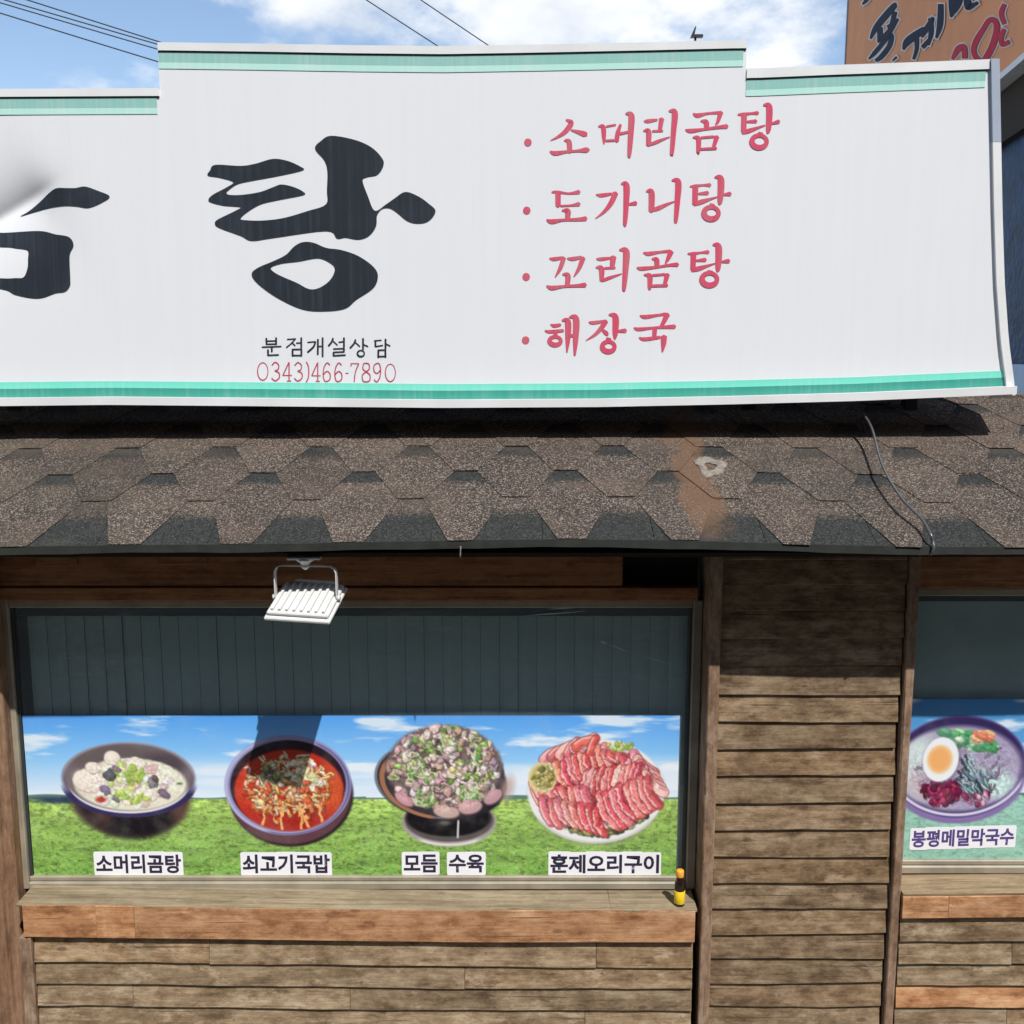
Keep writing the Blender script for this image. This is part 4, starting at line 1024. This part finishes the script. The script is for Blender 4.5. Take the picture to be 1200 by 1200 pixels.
# ---- lettering: brush strokes given as (x, y, width) in enlarged photo units
class Letters:
    def __init__(s): s.v, s.f, s.k = [], [], 0
    def stroke(s, pts, o, sc, minw=0.0):
        C = catmull(pts, 6); P2 = [(c[0] / sc + o[0], c[1] / sc + o[1]) for c in C]; Wd = [max(c[2], minw) / sc / 2 for c in C]
        L, Rr = [], []
        for i in range(len(P2)):
            a, b = P2[max(i - 1, 0)], P2[min(i + 1, len(P2) - 1)]
            d = math.hypot(b[0] - a[0], b[1] - a[1]) or 1; nx, ny = -(b[1] - a[1]) / d, (b[0] - a[0]) / d
            L.append((P2[i][0] + nx * Wd[i], P2[i][1] + ny * Wd[i])); Rr.append((P2[i][0] - nx * Wd[i], P2[i][1] - ny * Wd[i]))
        a, b = P2[-2], P2[-1]; d = math.hypot(b[0] - a[0], b[1] - a[1]) or 1; e = Wd[-1] * .7
        cap = (b[0] + (b[0] - a[0]) / d * e, b[1] + (b[1] - a[1]) / d * e)
        a, b = P2[1], P2[0]; d = math.hypot(b[0] - a[0], b[1] - a[1]) or 1; e = Wd[0] * .5
        cap0 = (b[0] + (b[0] - a[0]) / d * e, b[1] + (b[1] - a[1]) / d * e)
        y = YS - 0.0012 - 0.00012 * (s.k % 9); s.k += 1; base = len(s.v)
        allp = L + Rr + [cap, cap0]
        for p in allp: q_ = at(p[0], p[1], YS); s.v.append((q_[0], y + dent(*q_), q_[1]))
        n_ = len(P2)
        for i in range(n_ - 1): s.f.append((base + i, base + i + 1, base + n_ + i + 1, base + n_ + i))
        s.f.append((base + n_ - 1, base + 2 * n_, base + 2 * n_ - 1)); s.f.append((base, base + n_, base + 2 * n_ + 1))
    def ring(s, cx, cy, rx, ry, w, o, sc, n=36):
        y = YS - 0.0012 - 0.00012 * (s.k % 9); s.k += 1; base = len(s.v)
        for i in range(n):
            t = 2 * math.pi * i / n
            for sg in (1, -1):
                wv = w * (1 + .18 * math.cos(t - 2.2)) / 2
                p = ((cx + (rx + sg * wv - w / 2) * math.cos(t)) / sc + o[0], (cy + (ry + sg * wv - w / 2) * math.sin(t)) / sc + o[1]); q_ = at(*p, YS); s.v.append((q_[0], y, q_[1]))
        for i in range(n):
            a, b = base + 2 * i, base + 2 * ((i + 1) % n); s.f.append((a, b, b + 1, a + 1))
    def disc(s, cx, cy, r, o, sc, n=24):
        y = YS - 0.0012; base = len(s.v)
        for i in range(n):
            t = -2 * math.pi * i / n; q_ = at((cx + r * math.cos(t)) / sc + o[0], (cy + r * 1.05 * math.sin(t)) / sc + o[1], YS); s.v.append((q_[0], y, q_[1]))
        s.f.append(tuple(range(base, base + n)))
    def done(s, name, mat, label=None):
        o = mesh(name, s.v, s.f, mat, SG)
        if label: o['label'] = label
        return o
A_, M_, B_, C_, D_ = (600, 110), (690, 110), (760, 110), (600, 270), (720, 270)
lines = [
 ('first red menu line, five syllables', (A_, 140, 427), [
  (A_, [(475,228,12),(520,255,40),(470,330,36),(400,380,20),(340,410,6)], [(520,318,12),(580,335,30),(640,355,42),(655,365,20)], [(460,410,12),(500,420,38),(508,510,38)], [(335,505,12),(380,522,34),(480,508,20),(580,500,20),(650,493,40),(678,490,16)]),
  (A_, [(760,287,12),(800,290,36),(808,370,32),(808,440,10)], [(830,287,16),(910,272,16)], [(955,270,20),(930,340,34),(920,415,34)], [(825,412,18),(900,408,18)], [(950,350,22),(1020,335,18)], [(1000,172,12),(1048,190,46),(1045,330,44),(1032,530,30),(1026,560,6)]),
  (M_, [(485,240,10),(520,240,30),(600,228,18)], [(640,218,40),(625,320,30)], [(560,328,16),(648,325,18)], [(480,325,10),(525,330,40),(525,450,36)], [(520,450,20),(590,425,26),(650,400,18),(712,378,6)], [(705,150,12),(755,165,46),(745,330,40),(730,520,30),(727,540,6)]),
  (B_, [(392,172,10),(430,190,34),(520,172,18),(620,165,24)], [(635,160,40),(610,240,26),(590,270,10)], [(460,238,12),(505,248,40),(510,305,36)], [(325,315,10),(370,325,32),(480,312,20),(600,295,24),(690,285,34)], [(390,382,10),(438,395,38),(437,510,28),(432,522,8)], [(460,385,18),(570,375,18)], [(600,375,40),(570,475,24)], [(455,485,18),(595,478,20)]),
  (B_, [(785,182,12),(830,180,26),(900,172,18),(960,168,30)], [(840,185,44),(835,330,40)], [(865,245,16),(945,240,30)], [(825,340,26),(880,325,34),(960,298,20),(1025,275,8)], [(1010,98,12),(1060,115,48),(1055,300,40),(1045,345,14)], [(1085,260,16),(1145,243,32)], [(965,340,14),(1000,352,20)], ('ring',973,418,86,75,42))]),
 ('second red menu line, four syllables', (A_, 130, 1025), [
  (A_, [(350,865,12),(395,862,22),(500,875,16),(590,862,34)], [(405,870,42),(405,985,40)], [(430,985,16),(520,980,16),(590,968,34)], [(440,1025,12),(490,1030,42),(487,1105,36)], [(305,1105,10),(350,1122,36),(450,1108,20),(580,1103,26),(650,1095,36)]),
  (M_, [(65,885,10),(110,892,30),(200,878,20)], [(235,870,44),(200,950,40),(140,1030,26),(60,1095,6)], [(285,790,12),(330,805,48),(328,980,42),(318,1140,30),(312,1165,6)], [(350,970,16),(415,960,34)]),
  (M_, [(505,858,12),(550,865,46),(550,1030,44)], [(545,1025,24),(610,1005,34),(690,970,22),(755,945,8)], [(730,760,12),(785,775,48),(778,950,42),(765,1110,30),(762,1138,6)]),
  (B_, [(365,815,12),(410,810,24),(480,802,16),(540,802,32)], [(412,815,46),(408,970,42)], [(440,878,16),(520,870,32)], [(400,970,26),(460,950,36),(540,925,20),(605,905,8)], [(582,732,12),(635,750,50),(630,930,42),(622,972,14)], [(660,885,16),(718,878,34)], [(540,968,14),(575,980,20)], ('ring',551,1047,86,75,44))]),
 ('third red menu line, four syllables', (C_, 125, 408), [
  (C_, [(330,245,10),(370,252,30),(450,238,20)], [(455,240,36),(425,330,32),(380,410,8)], [(485,245,10),(530,250,30),(610,235,22)], [(625,240,40),(590,330,32),(545,405,8)], [(445,385,12),(490,395,40),(487,480,36)], [(305,485,10),(350,505,34),(450,492,20),(570,485,24),(645,478,36)]),
  (C_, [(742,250,10),(780,252,28),(860,243,18)], [(890,232,48),(880,330,34)], [(815,332,18),(905,328,18)], [(738,325,10),(785,335,42),(788,440,30)], [(795,440,22),(860,415,24),(965,380,6)], [(945,170,12),(1003,185,50),(998,350,44),(985,510,30),(980,535,6)]),
  (D_, [(255,195,10),(300,205,32),(400,190,20),(490,182,26)], [(498,185,44),(470,250,30),(448,290,8)], [(330,250,12),(370,258,40),(373,320,36)], [(198,325,10),(240,335,30),(370,322,20),(480,305,22),(555,300,34)], [(260,390,10),(310,402,40),(310,500,30),(303,520,8)], [(330,395,18),(440,385,18)], [(465,385,40),(440,485,26)], [(325,487,20),(465,482,22)]),
  (D_, [(645,205,12),(690,205,26),(760,195,16),(825,190,32)], [(695,210,44),(690,345,40)], [(720,265,16),(800,258,32)], [(680,350,26),(740,335,36),(820,310,20),(885,290,8)], [(865,125,12),(915,145,50),(912,320,42),(905,362,14)], [(945,275,16),(1005,268,34)], [(820,355,14),(860,366,20)], ('ring',836,428,88,76,44))]),
 ('fourth red menu line, three syllables', (C_, 120, 965), [
  (C_, [(340,825,10),(370,838,28),(425,830,24)], [(290,880,10),(330,890,26),(450,880,24)], ('ring',380,970,68,55,38), [(370,905,16),(395,918,18)], [(440,790,12),(490,800,46),(492,940,40),(483,1070,10)], [(505,925,24),(545,922,24)], [(505,760,12),(562,775,48),(560,950,42),(552,1095,16)]),
  (C_, [(675,805,10),(710,812,28),(800,800,22)], [(825,795,40),(790,850,36),(730,915,24),(650,968,6)], [(790,870,14),(825,900,34),(840,920,18)], [(852,740,12),(908,760,48),(908,900,42),(903,955,12)], [(930,885,18),(998,880,34)], [(830,945,12),(865,957,20)], ('ring',848,1020,74,64,40)),
  (D_, [(225,748,10),(270,760,32),(380,745,20),(450,735,26)], [(465,735,44),(435,800,34),(405,850,22)], [(172,855,10),(215,868,28),(350,855,18),(530,845,34)], [(355,865,36),(350,940,32)], [(218,940,10),(265,955,28),(400,938,22)], [(435,930,48),(432,1000,38),(422,1065,10)])]),
]
for label, (o, dx, dy), chars in lines:
    Lt = Letters(); Lt.disc(dx, dy, 33, o, 7.5); Lt.done('bullet_dot', M['red'])
    for ch in chars:
        Lt = Letters()
        for st in ch[1:]:
            if st[0] == 'ring': Lt.ring(*st[1:], ch[0], 7.5)
            else: Lt.stroke([(p[0], p[1], p[2] * 1.12 + 1.5) for p in st], ch[0], 7.5)
        Lt.done('menu_letter', M['red'])
# small black line and the telephone number
F_ = (280, 380)
sm = Letters()
seg = [((193,98),(195,142)),((262,94),(262,142)),((195,118),(262,116)),((195,140),(262,138)),((163,160),(298,155)),((232,158),(232,192)),((205,178),(206,218)),((206,217),(280,214)),
 ((340,106),(400,102)),((396,103),(372,132),(334,163)),((370,126),(396,150)),((404,132),(436,130)),((439,94),(439,166)),((378,174),(378,222)),((440,174),(440,222)),((378,176),(440,175)),((378,218),(440,218)),
 ((483,127),(540,122)),((538,122),(525,158),(484,196)),((556,105),(555,212)),((557,156),(586,154)),((589,94),(589,226)),
 ((662,98),(652,125),(630,152)),((660,116),(692,146)),((702,126),(734,122)),((739,94),(739,162)),((664,173),(741,170)),((740,170),(738,194)),((666,196),(738,193)),((666,196),(666,220)),((664,220),(750,215)),
 ((820,108),(810,135),(782,167)),((818,126),(850,156)),((873,99),(873,178)),((876,142),(908,156)),
 ((952,116),(1002,112)),((960,116),(960,156)),((958,157),(1012,148)),((1031,104),(1031,172)),((1033,137),(1063,152)),((981,180),(980,232)),((1030,179),(1031,231)),((980,181),(1030,180)),((981,226),(1031,224))]
for lo, hi in ((0, 320), (320, 460), (460, 610), (610, 765), (765, 925), (925, 1100)):
    sm = Letters()
    for s_ in seg:
        if not lo <= (s_[0][0] + s_[-1][0]) / 2 < hi: continue
        horiz = abs(s_[0][0] - s_[-1][0]) > abs(s_[0][1] - s_[-1][1])
        sm.stroke([(p[0], p[1], 9.5 if horiz else 13.5) for p in s_], F_, 6)
    if lo == 765: sm.ring(858, 205, 30, 27, 11, F_, 6, 20)
    sm.done('small_letter', M['ink'])
DG = {'3': [[(.08,.16),(.45,0),(.85,.14),(.8,.38),(.42,.46)], [(.42,.46),(.9,.58),(.92,.84),(.45,1),(.05,.86)]],
      '4': [[(.68,0),(.04,.70)], [(.04,.70),(1,.70)], [(.70,0),(.70,1)], [(.48,1),(.92,1)]], ')': [[(.2,-.04),(.8,.25),(.8,.75),(.2,1.06)]],
      '6': [[(.86,.12),(.55,.0),(.2,.22),(.08,.62),(.22,.95),(.55,1.0),(.88,.86),(.86,.58),(.5,.46),(.14,.62)]], '-': [[(0,.55),(1,.55)]],
      '7': [[(.04,.16),(.06,.02)], [(.06,.02),(.95,.02)], [(.95,.02),(.55,.5),(.42,1)]],
      '8': [[(.5,.46),(.12,.3),(.2,.04),(.5,0),(.82,.05),(.86,.3),(.5,.46)], [(.5,.46),(.06,.64),(.12,.94),(.5,1),(.9,.93),(.94,.64),(.5,.46)]],
      '9': [[(.14,.88),(.45,1.0),(.8,.78),(.92,.38),(.78,.05),(.45,0),(.12,.14),(.14,.42),(.5,.54),(.86,.38)]]}
for ch, cx, w in (('0',168,80),('3',258,60),('4',340,66),('3',418,60),(')',482,26),('4',542,64),('6',618,60),('6',700,60),('-',760,20),('7',816,60),('8',895,60),('9',972,58),('0',1065,78)):
    y0 = 266 + (cx - 168) * .011; hh = 130; ph = Letters()
    if ch == '0': ph.ring(cx, y0 + hh / 2, w / 2, hh / 2, 7, F_, 6, 30); ph.done('digit', M['small_red']); continue
    for st in DG[ch]:
        horiz = abs(st[0][0] - st[-1][0]) > 2 * abs(st[0][1] - st[-1][1])
        ph.stroke([(cx - w / 2 + w * a, y0 + hh * b, 6.0 if horiz else 8.5) for a, b in st], F_, 6)
    ph.done('digit', M['small_red'])


def outline_letter(name, loops, o, sc, label):
    cu = bpy.data.curves.new(name, 'CURVE'); cu.dimensions = '2D'; cu.fill_mode = 'BOTH'
    for lp in loops:
        C = catmull(lp, 5, True); sp = cu.splines.new('POLY'); sp.points.add(len(C) - 1); sp.use_cyclic_u = True
        for p, c in zip(sp.points, C):
            q_ = at(c[0] / sc + o[0], c[1] / sc + o[1], YS); p.co = (q_[0], q_[1], 0, 1)
    ob = bpy.data.objects.new(name, cu); COL.objects.link(ob)
    me = bpy.data.meshes.new_from_object(ob.evaluated_get(bpy.context.evaluated_depsgraph_get()))
    bpy.data.objects.remove(ob); bpy.data.curves.remove(cu)
    bm = bmesh.new(); bm.from_mesh(me)
    bmesh.ops.remove_doubles(bm, verts=bm.verts[:], dist=1e-6)
    bmesh.ops.triangulate(bm, faces=bm.faces[:])
    for _ in range(4):
        es = [e for e in bm.edges if e.calc_length() > 0.03]
        if not es: break
        bmesh.ops.subdivide_edges(bm, edges=es, cuts=1); bmesh.ops.triangulate(bm, faces=bm.faces[:])
    for v in bm.verts:
        x_, z_ = v.co.x, v.co.y; v.co = (x_, YS - 0.0022 + dent(x_, z_), z_)
    bm.normal_update()
    for f in bm.faces:
        if f.normal.y > 0: f.normal_flip()
    bm.to_mesh(me); bm.free(); me.materials.clear()
    o_ = link(name, me, M['ink'], SG); o_['label'] = label
tang = [(130,213),(250,218),(320,207),(400,185),(470,195),(530,222),(538,238),(420,265),(300,287),(235,302),(195,328),(182,345),(200,354),(260,353),(340,340),(400,318),(440,305),(500,318),(543,340),(540,354),(420,378),(340,398),(275,437),(248,465),(270,472),(350,474),(450,462),(560,430),(648,398),(653,330),(655,240),(640,190),(605,150),(598,128),(620,105),(670,77),(780,95),(860,130),(910,180),(918,215),(890,258),(840,270),(820,288),(845,360),(877,428),(930,398),(970,370),(1020,340),(1080,360),(1130,395),(1162,430),(1130,475),(1080,487),(1030,475),(980,435),(945,415),(910,420),(888,450),(883,500),(850,545),(800,562),(740,553),(700,557),(650,522),(400,555),(300,568),(250,545),(150,508),(128,488),(140,470),(190,445),(230,425),(248,410),(170,403),(110,388),(98,375),(120,352),(180,320),(215,293),(150,272),(95,262),(105,240)]
ring_o = [(300,725),(330,695),(400,665),(460,635),(500,595),(540,575),(590,578),(650,602),(720,612),(800,640),(870,690),(892,735),(870,790),(790,845),(740,885),(650,898),(540,890),(420,835),(330,770)]
ring_i = [(390,695),(440,675),(520,665),(610,650),(665,670),(690,700),(670,750),(620,788),(570,795),(510,765),(420,725)]
outline_letter('brush_lettering', [tang, ring_o, ring_i], (220, 140), 4, 'large black brush syllable in the middle')
bar = [(110,432),(170,398),(260,330),(330,275),(390,242),(470,242),(530,242),(600,232),(690,262),(772,300),(720,342),(625,380),(540,370),(450,365),(330,378),(200,408)]
mo = [(-400,560),(0,550),(260,540),(380,565),(480,585),(515,640),(490,700),(487,760),(493,880),(490,930),(455,970),(390,980),(300,1012),(220,1015),(100,990),(0,950),(-400,900)]
mi = [(-330,660),(0,652),(100,662),(170,672),(188,690),(188,740),(186,805),(160,868),(100,874),(0,875),(-330,850)]
outline_letter('brush_lettering', [bar, mo, mi], (0, 180), 6, 'cut-off black brush syllable beside the crease')

# ------------------------------------------------------------------ floodlight under the eave
fx, fy = at(358, 664, 3.355)[0], 3.355
FL = empty('floodlight', (fx, fy, 2.085)); tag(FL, 'small white floodlight hanging under the eave, turned face down', 'floodlight')
fz = at(358, 663, fy)[1]
ztop = at(360, 653, fy)[1]
box('mount_plate', fx - .056, fx + .056, fy - .03, fy + .03, ztop - .004, ztop + .004, M['lamp_white'], FL, .0015)
tube('ceiling_stem', [(fx, fy, ztop + .003), (fx, fy, 2.086)], 0.02, M['lamp_white'], FL, 12)
lathe('swivel_joint', (fx, fy, 0), [(.034, ztop - .004), (.030, ztop - .010), (.018, ztop - .019), (.015, ztop - .027), (.017, ztop - .029), (.012, ztop - .036), (.005, ztop - .042)], M['lamp_white'], FL)
yaw = R(-5); Rz = Matrix.Rotation(yaw, 3, 'Z'); c0 = Vector((fx, fy, fz))
def fl(p): return c0 + Rz @ Vector(p)
hw_, drop = .105, at(358, 663, fy)[1] - at(358, 700, fy)[1]
arm = [(-hw_, 0, -drop), (-hw_, 0, -.022), (-hw_ + .006, 0, -.008), (-hw_ + .02, 0, 0), (hw_ - .02, 0, 0), (hw_ - .006, 0, -.008), (hw_, 0, -.022), (hw_, 0, -drop)]
bm = bmesh.new(); prev = None
for i, p in enumerate(arm):
    a = Vector(arm[min(i + 1, 7)]) - Vector(arm[max(i - 1, 0)]); nrm = Vector((a.z, 0, -a.x)).normalized() * .0016
    q4 = [bm.verts.new(fl(Vector(p) + s * nrm + Vector((0, w, 0)))) for s, w in ((1, -.011), (1, .011), (-1, .011), (-1, -.011))]
    if prev:
        for k in range(4): bm.faces.new((prev[k], prev[(k + 1) % 4], q4[(k + 1) % 4], q4[k]))
    else: bm.faces.new(q4[::-1])
    prev = q4
bm.faces.new(prev); bmesh.ops.recalc_face_normals(bm, faces=bm.faces[:])
from_bm('bracket', bm, M['lamp_white'], FL)
# head: local frame, x across, y front(-)/back(+), tilted so that its street edge hangs lower
tilt = Matrix.Rotation(R(21), 3, 'X')
shear = Matrix(((1, 0.30, 0), (0, 1, 0), (0, 0, 1)))
hc = Vector((0, 0.0, -drop + .004))
def hd(p): return fl(hc + tilt @ Vector((p[0] + 0.0, p[1], p[2])))
Rz2 = Matrix.Rotation(R(-4), 3, 'Z')
def hbox(name, x0, x1, y0, y1, z0, z1, parent, bev=.003, mat='lamp_white'):
    bm = box_bm(x0, x1, y0, y1, z0, z1, bev)
    for v in bm.verts: v.co = hd(Rz2 @ v.co)
    return from_bm(name, bm, M[mat], parent)
head = hbox('housing', -.106, .106, -.100, .085, -.016, -.002, FL, .004)
tag(head, 'flat white lamp head with cooling fins')
hbox('rim', -.113, .113, -.112, .092, -.030, -.0165, head, .004)
hbox('lens', -.098, .098, -.095, .08, -.034, -.0305, head, 0, 'frame_dark')
for i in range(8):
    u = -.088 + i * .0251
    hbox('fin', u - .0045, u + .0045, -.090, .074, -.0019, .0070, head, .001)
hbox('driver_box', -.066, .078, .0745, .0845, -.0018, .013, head, .003)
for s_ in (-1, 1):
    p = fl((s_ * (hw_ + .002), 0, -drop)); q_ = fl((s_ * (hw_ + .010), 0, -drop))
    tube('pivot_knob', [p, q_], .009, M['lamp_white'], head, 10)

# ------------------------------------------------------------------ bottle on the sill
bxp = at(796, 1060, 3.612)[0]
BT = empty('drink_bottle', (bxp, 3.612, SZ)); tag(BT, 'little brown drink bottle with yellow label and orange cap on the sill', 'bottle')
brown = NT('brown_glass'); brown.b.inputs['Base Color'].default_value = (0.018, 0.008, 0.005, 1); brown.b.inputs['Roughness'].default_value = 0.08
M['bottle'] = brown.m
M['label'] = simple('yellow_label', (0.80, 0.56, 0.015), 0.5, 0, 0.06, 40)
M['cap'] = simple('orange_cap', (0.78, 0.33, 0.035), 0.45, 0.0, 0.05, 40)
lathe('glass_body', (bxp, 3.612, SZ), [(.016, .0005), (.0195, .003), (.020, .008), (.0195, .082), (.0185, .092), (.0150, .102), (.0130, .108), (.0130, .118)], M['bottle'], BT, 24)
lb = lathe('paper_label', (bxp, 3.612, SZ), [(.0203, .012), (.0206, .0125), (.0206, .0615), (.0203, .062)], M['label'], BT, 24)
lathe('cap', (bxp, 3.612, SZ), [(.0145, .116), (.0150, .118), (.0150, .138), (.0130, .142), (.004, .1432)], M['cap'], BT, 24)

# ------------------------------------------------------------------ cable over the roof
def roof_at(px, py, n=0.0):
    u, v = px - 600, py - 600
    dy_, dz_ = FPX * math.cos(PITCH) - v * math.sin(PITCH), -FPX * math.sin(PITCH) - v * math.cos(PITCH)
    t = (EZ + SL * (0 - EY) + n / ca - CAMZ) / (dz_ - SL * dy_)
    return (u * t, dy_ * t, CAMZ + dz_ * t)
cp = [roof_at(1011, 484, .10), roof_at(1022, 503, .085), roof_at(1034, 545, .065), roof_at(1056, 583, .05), roof_at(1080, 608, .036), roof_at(1090, 625, .026)]
x_ = cp[-1][0]
cp += [(x_ + .006, EY - .012, EZ + .004), (x_ + .005, EY - .022, EZ - .018), (x_ + .001, EY - .012, EZ - .038), (x_ - .005, EY + .02, EZ - .036), (x_ - .01, EY + .06, EZ - .052), (x_ - .01, EY + .2, EZ - .052)]
cc = [tuple(p) for p in catmull(cp, 6)]
cb = tube('roof_cable', cc, 0.0050, M['cable'], None, 10); tag(cb, 'grey cable coming from under the sign and looped over the eave', 'cable')

# ------------------------------------------------------------------ overhead wires
wires = [((-200, -62), (240, 72), 15, 'topmost of the overhead wires crossing the sky at the far end of the sign'),
         ((-200, -48), (230, 74), 15.3, 'second overhead wire from the top at the far end of the sign'),
         ((-200, -40), (230, 80), 15.6, 'third overhead wire from the top at the far end of the sign'),
         ((-200, -30), (240, 84), 14.6, 'lowest overhead wire at the far end of the sign'),
         ((350, -52), (560, 85), 18, 'steep overhead wire before the cloud, nearer the black syllable'),
         ((420, -50), (620, 86), 18.5, 'steep overhead wire before the cloud, nearer the red menu')]
for k_, (ya, yb) in enumerate(((-75, 67), (-61, 69), (-57, 75), (-47.6, 90.3))): wires[k_] = ((-200, ya), (240, yb), *wires[k_][2:])
for a, b, Yd, lab in wires:
    pa, pb = at(*a, Yd), at(*b, Yd + 1.5)
    p0, p1 = Vector((pa[0], Yd, pa[1])), Vector((pb[0], Yd + 1.5, pb[1]))
    ext = (p1 - p0); p0 = p0 - ext * 1.2; p1 = p1 + ext * 0.4
    pts = []
    for i in range(25):
        t = i / 24; p = p0.lerp(p1, t); p.z -= 0.04 * 4 * t * (1 - t) - 0.036; pts.append(p)
    w = tube('overhead_wire', pts, 0.0095, M['wire'], None, 6); tag(w, lab, 'wire', 'overhead wires')

# ------------------------------------------------------------------ neighbouring building
vp = (791 - 600) / 1200.0                           # direction of its flank seen from the street
dirv = Vector((vp, 1.0, 0)).normalized(); nrm_ = Vector((-dirv.y, dirv.x, 0))
XN = 2.5
def flank(px, py):
    """point of the neighbour's flank seen at (px, py)"""
    u, v = px - 600, py - 600
    d = Vector((u, FPX * math.cos(PITCH) - v * math.sin(PITCH), -FPX * math.sin(PITCH) - v * math.cos(PITCH)))
    t = (nrm_.dot(Vector((XN, 0, 0)))) / nrm_.dot(d)
    return Vector((0, 0, CAMZ)) + d * t
NB = empty('neighbour_building', tuple(Vector((XN, 0, 0)) + dirv * 6)); tag(NB, 'dark blue building beyond the end of the sign', 'building')
def prism(name, s0, s1, z0, z1, o0, o1, mat, parent):
    b = Vector((XN, 0, 0)); P4 = [b + dirv * s0 + nrm_ * o0, b + dirv * s1 + nrm_ * o0, b + dirv * s1 + nrm_ * o1, b + dirv * s0 + nrm_ * o1]
    vs = [(p.x, p.y, z0) for p in P4] + [(p.x, p.y, z1) for p in P4]
    return mesh(name, vs, [(0, 1, 2, 3), (7, 6, 5, 4), (0, 4, 5, 1), (1, 5, 6, 2), (2, 6, 7, 3), (3, 7, 4, 0)], mat, parent)
navy = NT('navy_cladding'); tcn = navy.node('ShaderNodeTexCoord')
nf = navy.noise(tcn.outputs['Object'], 4.5, 6, 0.65)
navy.link(navy.ramp(nf, [(0.35, (0.004, 0.022, 0.075)), (0.6, (0.010, 0.060, 0.17)), (0.78, (0.04, 0.15, 0.32))]), navy.b.inputs['Base Color'])
navy.b.inputs['Specular IOR Level'].default_value = 0.15; navy.b.inputs['Roughness'].default_value = 0.5; navy.bump(navy.noise(tcn.outputs['Object'], 16, 4), 0.5, 0.02)
M['navy'] = navy.m
M['pale_blue'] = simple('pale_blue_paint', (0.48, 0.66, 0.85), 0.6, 0, 0.08, 3)
zc = flank(1195, 427).z
prism('upper_wall', 6.0, 16.0, zc + 0.004, 5.0, -6, -0.05, M['navy'], NB)
prism('lower_wall', 6.0, 16.0, 0, zc, -6, -0.02, M['pale_blue'], NB)
zc2 = flank(1172, 103.6).z
prism('sign_shadow_strip', 5.6, 16.0, zc2 - 0.45, zc2 - 0.052, -6, 0.02, M['dark_wood'], NB)  # dark solid strip standing in for the shadow below the signboard
prism('parapet', 5.6, 15.2, 5.05, 7.4, -6, -0.12, M['navy'], NB)
NS = empty('neighbour_sign', tuple(Vector((XN, 0, zc2)) + dirv * 8)); tag(NS, 'terracotta orange signboard with slanted navy and red lettering', 'sign')
sfar = (flank(1002, 60) - Vector((XN, 0, 0))).dot(dirv)
M['orange'] = simple('terracotta_sign', (0.86, 0.38, 0.19), 0.7, 0, 0.05, 2, 0, 0.08)
prism('board', 5.0, sfar, zc2, zc2 + 3.2, -0.10, 0.12, M['orange'], NS)
prism('edge_trim', 4.98, sfar + .02, zc2 - 0.05, zc2 - 0.002, -0.10, 0.14, M['white_metal'], NS)
prism('edge_trim', sfar + .002, sfar + .04, zc2, zc2 + 3.2, -0.10, 0.14, M['grey_and_shade_metal'], NS)
M['nnavy'] = simple('navy_letters', (0.022, 0.028, 0.055), 0.7, spec=0.1); M['nred'] = simple('crimson_letters', (0.60, 0.045, 0.075), 0.7, spec=0.1); M['nkey'] = simple('letter_keyline', (0.75, 0.66, 0.62), 0.5)
def nletters(strokes, mat, name):
    for key, ex, off, nm, mt in ((True, 9, .124, 'keyline', M['nkey']), (False, 0, .130, name, mat)):
        vs, fs = [], []
        for k, st in enumerate(strokes):
            C = catmull(st, 6); P2 = [(c[0] * .18333 + 980, c[1] * .18333) for c in C]; base = len(vs); n_ = len(P2)
            for sgn in (1, -1):
                for i in range(n_):
                    a, b = P2[max(i - 1, 0)], P2[min(i + 1, n_ - 1)]; d = math.hypot(b[0] - a[0], b[1] - a[1]) or 1
                    w = (C[i][2] + ex * 2) * .18333 / 2
                    ext = 0
                    if i == 0: ext = -ex * .18
                    if i == n_ - 1: ext = ex * .18
                    p = flank(P2[i][0] - sgn * (b[1] - a[1]) / d * w + ext * (b[0] - a[0]) / d, P2[i][1] + sgn * (b[0] - a[0]) / d * w + ext * (b[1] - a[1]) / d) + nrm_ * (off + .0006 * k)
                    vs.append(p)
            for i in range(n_ - 1): fs.append((base + i, base + i + 1, base + n_ + i + 1, base + n_ + i))
        mesh(nm, vs, fs, mt, NS)
nletters([[(285,245,14),(330,165,42),(440,40,40),(462,22,10)], [(450,70,34),(430,150,30),(400,170,26)], [(350,170,36),(352,250,40)], [(335,265,20),(400,215,40),(475,115,16)],
          [(275,375,10),(320,330,30),(400,240,26),(430,225,30),(415,290,34),(360,360,34),(320,385,20)],
          [(510,315,14),(540,260,50),(640,190,42),(655,170,14)], [(600,240,34),(600,310,26),(580,375,20)], [(630,230,30),(690,150,40),(712,105,20)], [(640,300,30),(690,250,30)], [(695,110,30),(700,200,34),(680,285,16)], [(765,20,36),(760,150,40),(735,240,14)],
          [(850,-60,60),(850,40,60),(835,105,14)], [(900,-40,50),(880,20,50),(850,70,40)], [(945,-40,40),(950,20,50),(960,40,40),(1020,10,20)], [(235,25,10),(260,0,26),(290,-40,30)], [(440,385,10),(470,360,16)]], M['nnavy'], 'navy_lettering')
nletters([[(1030,400,40),(985,330,36),(1000,260,40),(1050,180,36),(1090,125,36),(1130,130,38),(1140,190,44),(1110,290,44),(1060,380,44)], [(840,375,20),(880,310,44),(920,300,40),(925,370,40)], [(1195,20,30),(1172,80,34),(1195,150,30)], [(1195,180,30),(1172,230,34),(1180,280,30),(1230,260,30)]], M['nred'], 'crimson_lettering')
